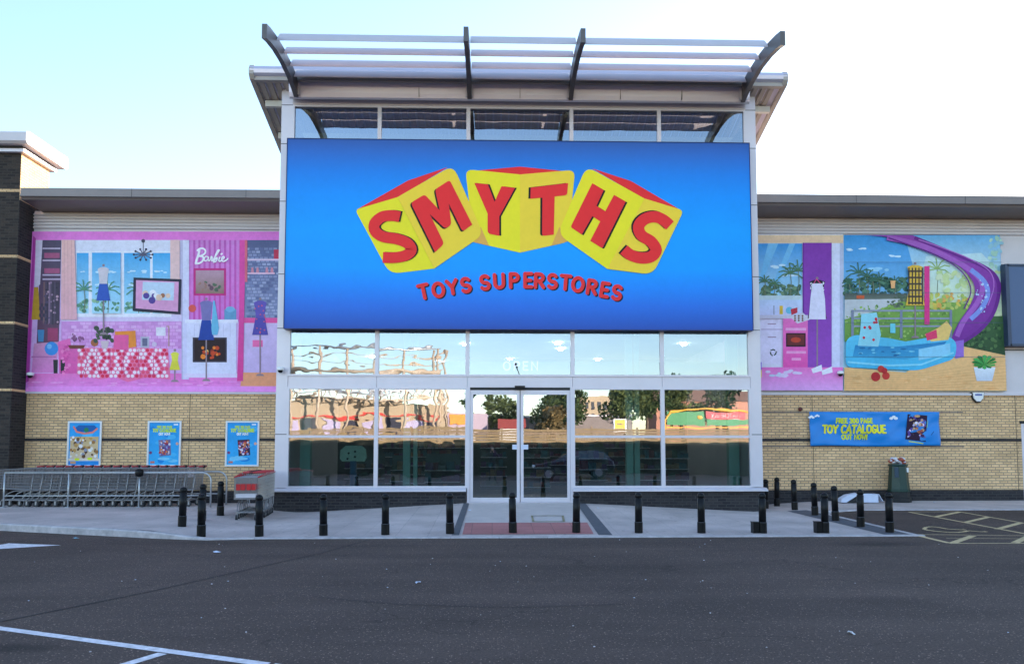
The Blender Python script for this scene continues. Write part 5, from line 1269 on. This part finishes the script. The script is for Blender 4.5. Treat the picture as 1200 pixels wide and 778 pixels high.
# ------------------------------------------------------------------ what stands behind the camera (seen mirrored in the glass)
GZ = 2.0
m_ = MB(); m_.box(-1500, 1500, -2500, -9.2, GZ-3, GZ, mat('upper_road_surface', (.09, .085, .085, 1), .9, 0, .15, .5)); tag(link('upper_ground', m_), kind='structure')
m_ = MB(); m_.box(-80, 80, -9.2, -9.0, -.1, 2.05, mat('ivy_covered_wall', (.020, .022, .016, 1), .9, 0, .85, 2.2, .5, 9)); tag(link('retaining_wall', m_), 'dark ivy covered retaining wall behind the car park, mirrored in the glass', 'wall')
tanw = mat('tan_parapet', (.24, .17, .09, 1), .8, 0, .15, 2); tand = mat('tan_parapet_groove', (.24, .17, .11, 1), .8)
pw = thing('roadside_barrier', (0, -9.3, 2.05), 'sunlit tan slatted barrier wall above the car park, mirrored in the glass', 'barrier')
for k in range(5):
    m_ = MB(); m_.box(-70, 70, -9.36-.01*(k % 2), -9.26, 2.05+k*.17, 2.19+k*.17, tanw if k != 3 else tand); link('rail_board', m_, pw)
m_ = MB()
for i in range(48): x = -69+i*2.9; m_.box(x-.06, x+.06, -9.46, -9.37, 2.0, 3.0, tand)
link('barrier_posts', m_, pw)['kind'] = 'stuff'
def leafmat(n_, c):
    return mat(n_, c, .65, 0, .35, 1.2)
LM = [leafmat('leaf_dark', (.055, .085, .03, 1)), leafmat('leaf_mid', (.10, .13, .045, 1)), leafmat('leaf_warm', (.17, .12, .05, 1))]
bark = mat('bark', (.10, .07, .05, 1), .9)
def tree(x, y, h, r_, label, mtl, n=1500, z0=GZ, name='broadleaf_tree', seed=1):
    rr = random.Random(seed)
    t = thing(name, (x, y, z0), label, 'tree', 'trees mirrored in the glass')
    m_ = MB(); m_.tube([(x, y, z0), (x+.1, y, z0+h*.3), (x-.05, y+.1, z0+h*.6)], .05*r_+.08, bark, 8, r2=.03*r_+.02)
    for k in range(5):
        a = rr.uniform(0, 6.28); m_.tube([(x, y, z0+h*.35), (x+math.cos(a)*r_*.5, y+math.sin(a)*r_*.5, z0+h*.68)], .05, bark, 5, r2=.02)
    link('trunk', m_, t)
    m_ = MB(); cl = []
    for k in range(14):
        a = rr.uniform(0, 6.28); q3 = rr.uniform(0, .75)*r_; cl.append((x+q3*math.cos(a), y+q3*math.sin(a), z0+h*rr.uniform(.4, .86), r_*rr.uniform(.28, .5)))
    for k in range(n):
        c = rr.choice(cl); d = Vector((rr.gauss(0, 1), rr.gauss(0, 1), rr.gauss(0, 1))).normalized()*c[3]*rr.uniform(.55, 1.05)
        p3 = Vector(c[:3])+Vector((d.x, d.y, d.z*.8)); u = Vector((rr.gauss(0, 1), rr.gauss(0, 1), rr.gauss(0, 1))).normalized(); v = u.orthogonal().normalized(); s3 = rr.uniform(.12, .26)
        m_.add([p3-u*s3, p3+v*s3*.6, p3+u*s3, p3-v*s3*.6], [(0, 1, 2, 3)], mtl)
    link('crown', m_, t, normals=False); return t
tree(1.2, -46, 5.6, 2.6, 'low rounded tree beyond the lilac shop, mirrored in the left door', LM[1], seed=2)
tree(6.3, -40, 6.2, 2.8, 'bushy dark tree mirrored at the top of the right door', LM[0], 2400, seed=3)
tree(8.4, -42, 6.6, 2.6, 'taller dark tree mirrored at the right of the right door', LM[0], 2400, seed=4)
tree(4.6, -22, 3.0, 1.5, 'brown leaved bush behind the barrier, mirrored in the right door', LM[2], 1400, seed=5, name='garden_bush')
tree(12.2, -30, 6.0, 2.4, 'green tree below the cream block, mirrored right of the doors', LM[1], 2000, seed=6)
tree(17.4, -46, 8.5, 3.2, 'round topped dark tree mirrored beside the middle window post', LM[0], 2600, seed=7)
tree(22.5, -52, 8.3, 4.0, 'spreading tree mirrored above the green shelter at left', LM[1], 2600, seed=8)
tree(27.5, -54, 8.8, 4.2, 'spreading tree mirrored above the middle of the green shelter', LM[0], 2600, seed=9)
tree(33, -50, 8.8, 4.0, 'tree mirrored above the right end of the green shelter', LM[1], 2600, seed=10)
tree(-3.2, -60, 9.5, 1.2, 'slim conifer mirrored above the lilac shop', LM[0], 900, seed=11, name='conifer_tree')
tree(-.3, -62, 9, 1.0, 'small conifer mirrored left of the doors', LM[0], 800, seed=12, name='conifer_tree')
# opposite supermarket with a steel pergola
cream = mat('cream_render', (.40, .31, .21, 1), .8, 0, .08, .6); lil = mat('lilac_shop_front', (.42, .36, .52, 1), .5, 0, .1, .6); lilw = mat('pale_pink_panel', (.42, .33, .40, 1), .5, 0, .1, .4)
ofr = mat('cream_steel', (.46, .36, .27, 1), .5); orr = mat('orange_panel', (.75, .28, .05, 1), .5); dgl = mat('dark_glazing', (.05, .05, .07, 1), .1)
sm = thing('supermarket_building', (-12, -36, GZ), 'cream supermarket with tall open steel frame, mirrored in the left windows', 'building')
m_ = MB(); m_.box(-30, -4.9, -50, -35.5, GZ, 5.9, cream); m_.box(-19, -9, -35.52, -35.4, 5.9, 6.5, cream); link('wall', m_, sm)
for k in range(8):
    x = -20+k*1.9; m_ = MB(); m_.box(x, x+1.5, -35.5, -35.42, GZ+.3, 4.3, dgl if k % 2 else lil); link('window', m_, sm)
m_ = MB(); m_.box(-28, -5.2, -35.5, -35.3, 4.5, 4.7, mat('red_band', (.55, .05, .04, 1), .5)); link('red_band', m_, sm)
for x in (-18.8, -16.2, -13.6, -11, -8.4, -5.2):
    m_ = MB(); m_.tube([(x, -33, GZ), (x, -33, 11.2)], .13, ofr, 8); m_.tube([(x, -35.3, 6), (x, -33, 9)], .07, ofr, 6); link('frame_post', m_, sm)
for z, r_ in ((11.2, .10), (10.4, .05), (9.7, .05), (9.0, .24), (7.7, .12), (6.9, .1), (6.3, .08)):
    m_ = MB(); m_.tube([(-19, -33, z), (-4.9, -33, z)], r_, ofr if r_ != .1 else M['steel'], 8); link('frame_beam', m_, sm)
m_ = MB()
for k in range(14): x = -18.8+k; m_.tube([(x, -33, 6.3), (x+1, -33, 7.7)], .05, ofr, 5); m_.tube([(x+1, -33, 6.3), (x, -33, 7.7)], .05, M['steel'], 5)
link('lattice', m_, sm)
m_ = MB()
for x in (-5.6, -4.5): m_.tube([(x, -33, GZ), (x, -33, 11)], .12, ofr, 6)
for k in range(12): z = GZ+k*.75; m_.tube([(-5.6, -33, z), (-4.5, -33, z+.7)], .06, ofr, 5)
link('lattice_tower', m_, sm)
rs = thing('retail_unit', (-2.5, -38, GZ), 'pale pink and lilac retail unit with orange panel, mirrored beside the left door', 'building')
m_ = MB(); m_.box(-4.5, -.5, -48, -36, GZ, 5.1, lilw); link('wall', m_, rs)
m_ = MB(); m_.box(-4.3, -2.3, -36, -35.9, 3.9, 4.8, orr); link('orange_panel', m_, rs)
m_ = MB(); 
for k in range(4): m_.box(-4.4+k, -3.6+k, -36, -35.93, GZ+.2, 3.5, M['alu'])
link('window', m_, rs)
rr_ = thing('low_shop', (1.7, -34, GZ), 'low shop with red roof and white gable, mirrored in the left door', 'building')
m_ = MB(); m_.box(.7, 3.0, -38, -33, GZ, 3.6, M['white']); link('wall', m_, rr_)
m_ = MB(); m_.prism([(-38.2, 3.6), (-32.8, 3.6), (-35.5, 4.6)], .5, 3.2, mat('red_roof', (.42, .07, .05, 1), .7), 'x'); link('roof', m_, rr_)
gb = thing('grey_shed', (8, -44, GZ), 'long grey metal shed behind the trees, mirrored in the doors', 'building')
m_ = MB(); m_.box(-.5, 16, -52, -47, GZ, 5.2, M['eave']); link('wall', m_, gb)
m_ = MB(); m_.box(-.7, 16.2, -52.2, -46.8, 5.2, 5.4, M['clad']); link('roof', m_, gb)
hb = thing('hillside_apartments', (16, -90, GZ), 'cream apartment block on the hill, mirrored right of the doors', 'building')
m_ = MB(); m_.box(13.5, 21, -100, -88, GZ, 10.2, cream); m_.box(12.6, 13.5, -99, -89, GZ, 8.8, cream); link('wall', m_, hb)
for j in range(3):
    for k in range(7):
        m_ = MB(); m_.box(13.9+k, 14.4+k, -88, -87.95, 4.2+j*2, 5.4+j*2, dgl); link('window', m_, hb)
for i, (x, c2) in enumerate(((31, (.42, .2, .14, 1)), (42, (.45, .22, .16, 1)))):
    hh = thing('brick_house', (x, -84, GZ), ['red brick house mirrored above the green shelter', 'red brick house mirrored at the right edge of the glazing'][i], 'house', 'red brick houses mirrored in the glass')
    m_ = MB(); m_.box(x-5, x+5, -88, -80, GZ, 9, mat('red_brick', c2, .9)); link('wall', m_, hh)
    m_ = MB(); m_.prism([(-88.3, 9), (-79.7, 9), (-84, 11)], x-5.2, x+5.2, mat('tile_roof', (.22, .12, .09, 1), .9), 'x'); link('roof', m_, hh)
    for k in range(4):
        m_ = MB(); m_.box(x-4.2+k*2.4, x-3.2+k*2.4, -80, -79.95, 6.2, 7.6, M['white']); link('window', m_, hh)
# yellow notice on two posts
ns = thing('notice_board', (8.65, -12, GZ), 'white and yellow notice board on two posts, mirrored right of the doors', 'sign')
m_ = MB(); m_.tube([(8.2, -12, GZ), (8.2, -12, 3.6)], .03, M['white'], 6); m_.tube([(9.1, -12, GZ), (9.1, -12, 3.6)], .03, M['white'], 6); link('post', m_, ns)
m_ = MB(); m_.box(8.2, 9.1, -11.97, -11.93, 2.65, 3.6, M['white']); m_.box(8.28, 9.02, -11.93, -11.925, 2.95, 3.53, mat('yellow_notice', (.8, .5, .08, 1), .5)); m_.box(8.45, 8.85, -11.925, -11.92, 3.2, 3.28, M['bluebox']); link('board', m_, ns)
# green shelter with advertising panels
gs = thing('trolley_shelter', (14.5, -12, GZ), 'green and orange shelter with advertising panels, mirrored in the rightmost window', 'shelter')
grn = mat('shelter_green', (.05, .25, .10, 1), .5); org = mat('shelter_orange', (.80, .38, .04, 1), .45)
m_ = MB(); m_.tube([(11.6, -12, GZ), (11.6, -12, 3.6), (12.0, -12, 4.1), (13.2, -12, 4.28), (14.5, -12, 4.32), (16, -12, 4.25), (17.4, -12, 4.05)], .07, org, 8); link('frame', m_, gs)
m_ = MB(); m_.box(11.75, 14.3, -12.05, -12, 3.2, 4.1, grn); m_.box(14.42, 17.3, -12.05, -12, 3.2, 3.62, grn); link('green_panel', m_, gs)
m_ = MB(); m_.box(14.42, 17.0, -12.06, -11.99, 3.64, 4.12, mat('shelter_red', (.62, .06, .08, 1), .5)); link('red_panel', m_, gs)
m_ = MB(); m_.box(11.7, 17.3, -12.05, -12, 3.02, 3.1, org); m_.box(11.7, 14.3, -12.04, -12, 2.6, 2.75, org); link('orange_rail', m_, gs)
def wtext(s, x, z, h, w, Y):
    """raised white strokes facing +y"""
    m_ = MB(); tot = sum((GL[c][0]+.12)*h for c in s); xx = x+tot/2
    for c in s:
        for st in GL[c][1]:
            if len(st) > 1: m_.tube([(xx-a*h, Y, z+b2*h) for a, b2 in st], w, M['white'], 4)
        xx -= (GL[c][0]+.12)*h
    return m_
link('lettering', wtext('MATCHMAX', 15.7, 3.74, .27, .022, -11.98), gs)
m_ = MB(); m_.ball((14.0, -11.99, 3.72), .2, org, (1, .1, .8)); link('roundel', m_, gs)
# parked estate car beside the camera
def car(x, y, z0):
    t = thing('parked_car', (x, y, z0), 'dark estate car parked side-on, mirrored in the right door', 'car')
    pt = mat('dark_car_paint', (.02, .025, .035, 1), .25, .3, .05, 2, coat=1); w = .86
    prof = [(-2.2, .35), (-2.25, .6), (-2.1, .82), (-1.2, .95), (-.55, 1.0), (1.9, 1.02), (2.15, .95), (2.25, .6), (2.2, .35)]
    m_ = MB(); rings = []
    for s_ in (-w, -w*.96, w*.96, w):
        rings.append([(x+a*(1 if abs(s_) < w*.99 else .985), y+s_, z0+(b_ if abs(s_) < w*.99 else b_*.96+.02)) for a, b_ in prof])
    n = len(prof); vs = [v for r2 in rings for v in r2]; fs = [tuple(range(n)), tuple(range(3*n, 4*n))[::-1]]
    for i in range(3):
        for k in range(n): fs.append((i*n+k, i*n+(k+1) % n, (i+1)*n+(k+1) % n, (i+1)*n+k))
    m_.add(vs, fs, pt); link('body', m_, t)
    m_ = MB(); cab = [(-1.15, .95), (-.45, 1.40), (.1, 1.47), (1.6, 1.45), (2.08, 1.0)]
    a_ = [(x+a, y-w*.93, z0+b_) for a, b_ in cab]; bq = [(x+a*.97+.02, y-w*.72, z0+b_+.0) for a, b_ in cab]
    vs = [(x+a, y+s_*(w*.93 if b_ < 1.1 else w*.74), z0+b_) for s_ in (-1, 1) for a, b_ in cab]
    n = 5; m_.add(vs, [(0, 1, 2, 3, 4), (9, 8, 7, 6, 5)]+[(k, (k+1) % n, n+(k+1) % n, n+k) for k in range(n)], dgl); link('windows', m_, t)
    m_ = MB(); m_.box(x-.42, x+1.6, y-w*.73, y+w*.73, z0+1.44, z0+1.49, pt); link('roof', m_, t)
    for sx in (-1.38, 1.36):
        for s_ in (-1, 1):
            q2 = MB(); n = 20; vs = [(x+sx+.33*math.cos(u), y+s_*w-.1*s_+v_, z0+.33+.33*math.sin(u)) for v_ in (-.11, .11) for u in [2*math.pi*k/n for k in range(n)]]
            q2.add(vs, [(k, (k+1) % n, n+(k+1) % n, n+k) for k in range(n)]+[tuple(range(n)), tuple(range(n, 2*n))[::-1]], M['rubber']); wl = link('wheel', q2, t)
            q2 = MB(); vs = [(x+sx+.2*math.cos(u), y+s_*(w+.02)+v_, z0+.33+.2*math.sin(u)) for v_ in (-.01, .01) for u in [2*math.pi*k/n for k in range(n)]]
            q2.add(vs, [(k, (k+1) % n, n+(k+1) % n, n+k) for k in range(n)]+[tuple(range(n)), tuple(range(n, 2*n))[::-1]], M['chrome']); link('rim', q2, wl)
    for s_ in (-1, 1):
        m_ = MB(); m_.ball((x-2.15, y+s_*.6, z0+.72), .13, M['white'], (.6, 1.2, .6)); link('headlight', m_, t)
car(4.4, -2.6, 0)

# person taking the photograph, mirrored in the left door
def skin_mesh(name, verts, edges, radii, mt, parent, root=0, sub=2):
    me = bpy.data.meshes.new(name); me.from_pydata(verts, edges, []); o = bpy.data.objects.new(name, me); col.objects.link(o)
    sk = o.modifiers.new('s', 'SKIN'); sb = o.modifiers.new('b', 'SUBSURF'); sb.levels = sub; sb.render_levels = sub
    for i, r_ in enumerate(radii): me.skin_vertices[0].data[i].radius = (r_, r_); me.skin_vertices[0].data[i].use_root = (i == root)
    dg = bpy.context.evaluated_depsgraph_get(); em = bpy.data.meshes.new_from_object(o.evaluated_get(dg)); em.name = name
    o.modifiers.clear(); o.data = em; em.materials.clear(); em.materials.append(mt)
    for f in em.polygons: f.use_smooth = True
    if parent: o.parent = parent
    return o
pe = thing('person', (0.0, -.62, 0), 'person in dark clothes holding up a phone, mirrored in the left door', 'person')
V = [(0, 0, .95), (0, 0, 1.15), (0, 0, 1.38), (0, .01, 1.48), (0, .02, 1.60), (0, .03, 1.70),
     (-.19, 0, 1.40), (-.36, .10, 1.22), (-.14, .34, 1.48), (-.06, .42, 1.55), (.19, 0, 1.40), (.36, .10, 1.22), (.14, .34, 1.48), (.06, .42, 1.55),
     (-.10, 0, .88), (-.13, .01, .50), (-.15, -.01, .10), (-.16, .12, .04), (.10, 0, .88), (.13, .01, .50), (.15, -.01, .10), (.16, .12, .04)]
Eg = [(0, 1), (1, 2), (2, 3), (3, 4), (4, 5), (2, 6), (6, 7), (7, 8), (8, 9), (2, 10), (10, 11), (11, 12), (12, 13), (0, 14), (14, 15), (15, 16), (16, 17), (0, 18), (18, 19), (19, 20), (20, 21)]
Rd = [.14, .13, .15, .06, .095, .085, .07, .05, .035, .03, .07, .05, .035, .03, .09, .065, .045, .04, .09, .065, .045, .04]
skin_mesh('body', V, Eg, Rd, M['cloth'], pe)
m_ = MB(); o3 = Vector((0, -.62, 0))
m_.ball((0, -.545, 1.66), .092, M['skin'], (.85, .8, 1.15)); m_.ball((0, -.462, 1.65), .018, M['skin'])
link('head', m_, pe)
m_ = MB(); m_.ball((0, -.62+.055, 1.705), .10, M['blackm'], (.92, .9, .85)); link('hair', m_, pe)
for s_ in (-1, 1):
    m_ = MB(); bx_ = s_*.085
    m_.ball((bx_, -.62+.44, 1.50), .034, M['skin'], (.6, .8, 1.2))
    for k in range(4): m_.tube([(bx_, -.17, 1.475+k*.018), (bx_-s_*.03, -.145, 1.48+k*.018), (bx_-s_*.05, -.15, 1.48+k*.018)], .008, M['skin'], 6)
    m_.tube([(bx_, -.20, 1.50), (bx_-s_*.03, -.20, 1.51)], .010, M['skin'], 6)
    link('hand', m_, pe)
m_ = MB(); m_.box(-.075, .075, -.175, -.167, 1.47, 1.55, M['black']); tag(link('phone', m_), 'black phone held up by the mirrored person', 'phone')

# ------------------------------------------------------------------ light
EL, AZ = 10.0, 38.0      # sun: elevation, degrees to the right of the +y axis
w = bpy.data.worlds.new('World'); sc.world = w; w.use_nodes = True; nt = w.node_tree
bg = nt.nodes['Background']; sky = N(nt, 'ShaderNodeTexSky'); sky.sky_type = 'NISHITA'; sky.sun_disc = False
sky.sun_elevation = R(EL); sky.sun_rotation = R(AZ); sky.air_density = 1.0; sky.dust_density = .25; sky.ozone_density = 2.1
tint = N(nt, 'ShaderNodeMix', data_type='RGBA', blend_type='MULTIPLY'); tint.inputs[0].default_value = 1; tint.inputs['B'].default_value = (1.10, 1.0, .97, 1)
nt.links.new(sky.outputs[0], tint.inputs['A']); nt.links.new(tint.outputs['Result'], bg.inputs['Color']); bg.inputs['Strength'].default_value = .15
sl = bpy.data.lights.new('sun', 'SUN'); sl.energy = 4.5; sl.angle = R(.5); sl.color = (1, .82, .62)
so_ = bpy.data.objects.new('sun', sl); col.objects.link(so_)
d = Vector((math.sin(R(AZ))*math.cos(R(EL)), math.cos(R(AZ))*math.cos(R(EL)), math.sin(R(EL))))
so_.rotation_euler = d.to_track_quat('Z', 'Y').to_euler(); so_.location = (20, 30, 30)
sc.view_settings.view_transform = 'Standard'; sc.view_settings.look = 'None'; sc.view_settings.gamma = 1; sc.view_settings.exposure = 2.15
sc.cycles.max_bounces = 8; sc.cycles.transparent_max_bounces = 12
sc.cycles.use_denoising = True
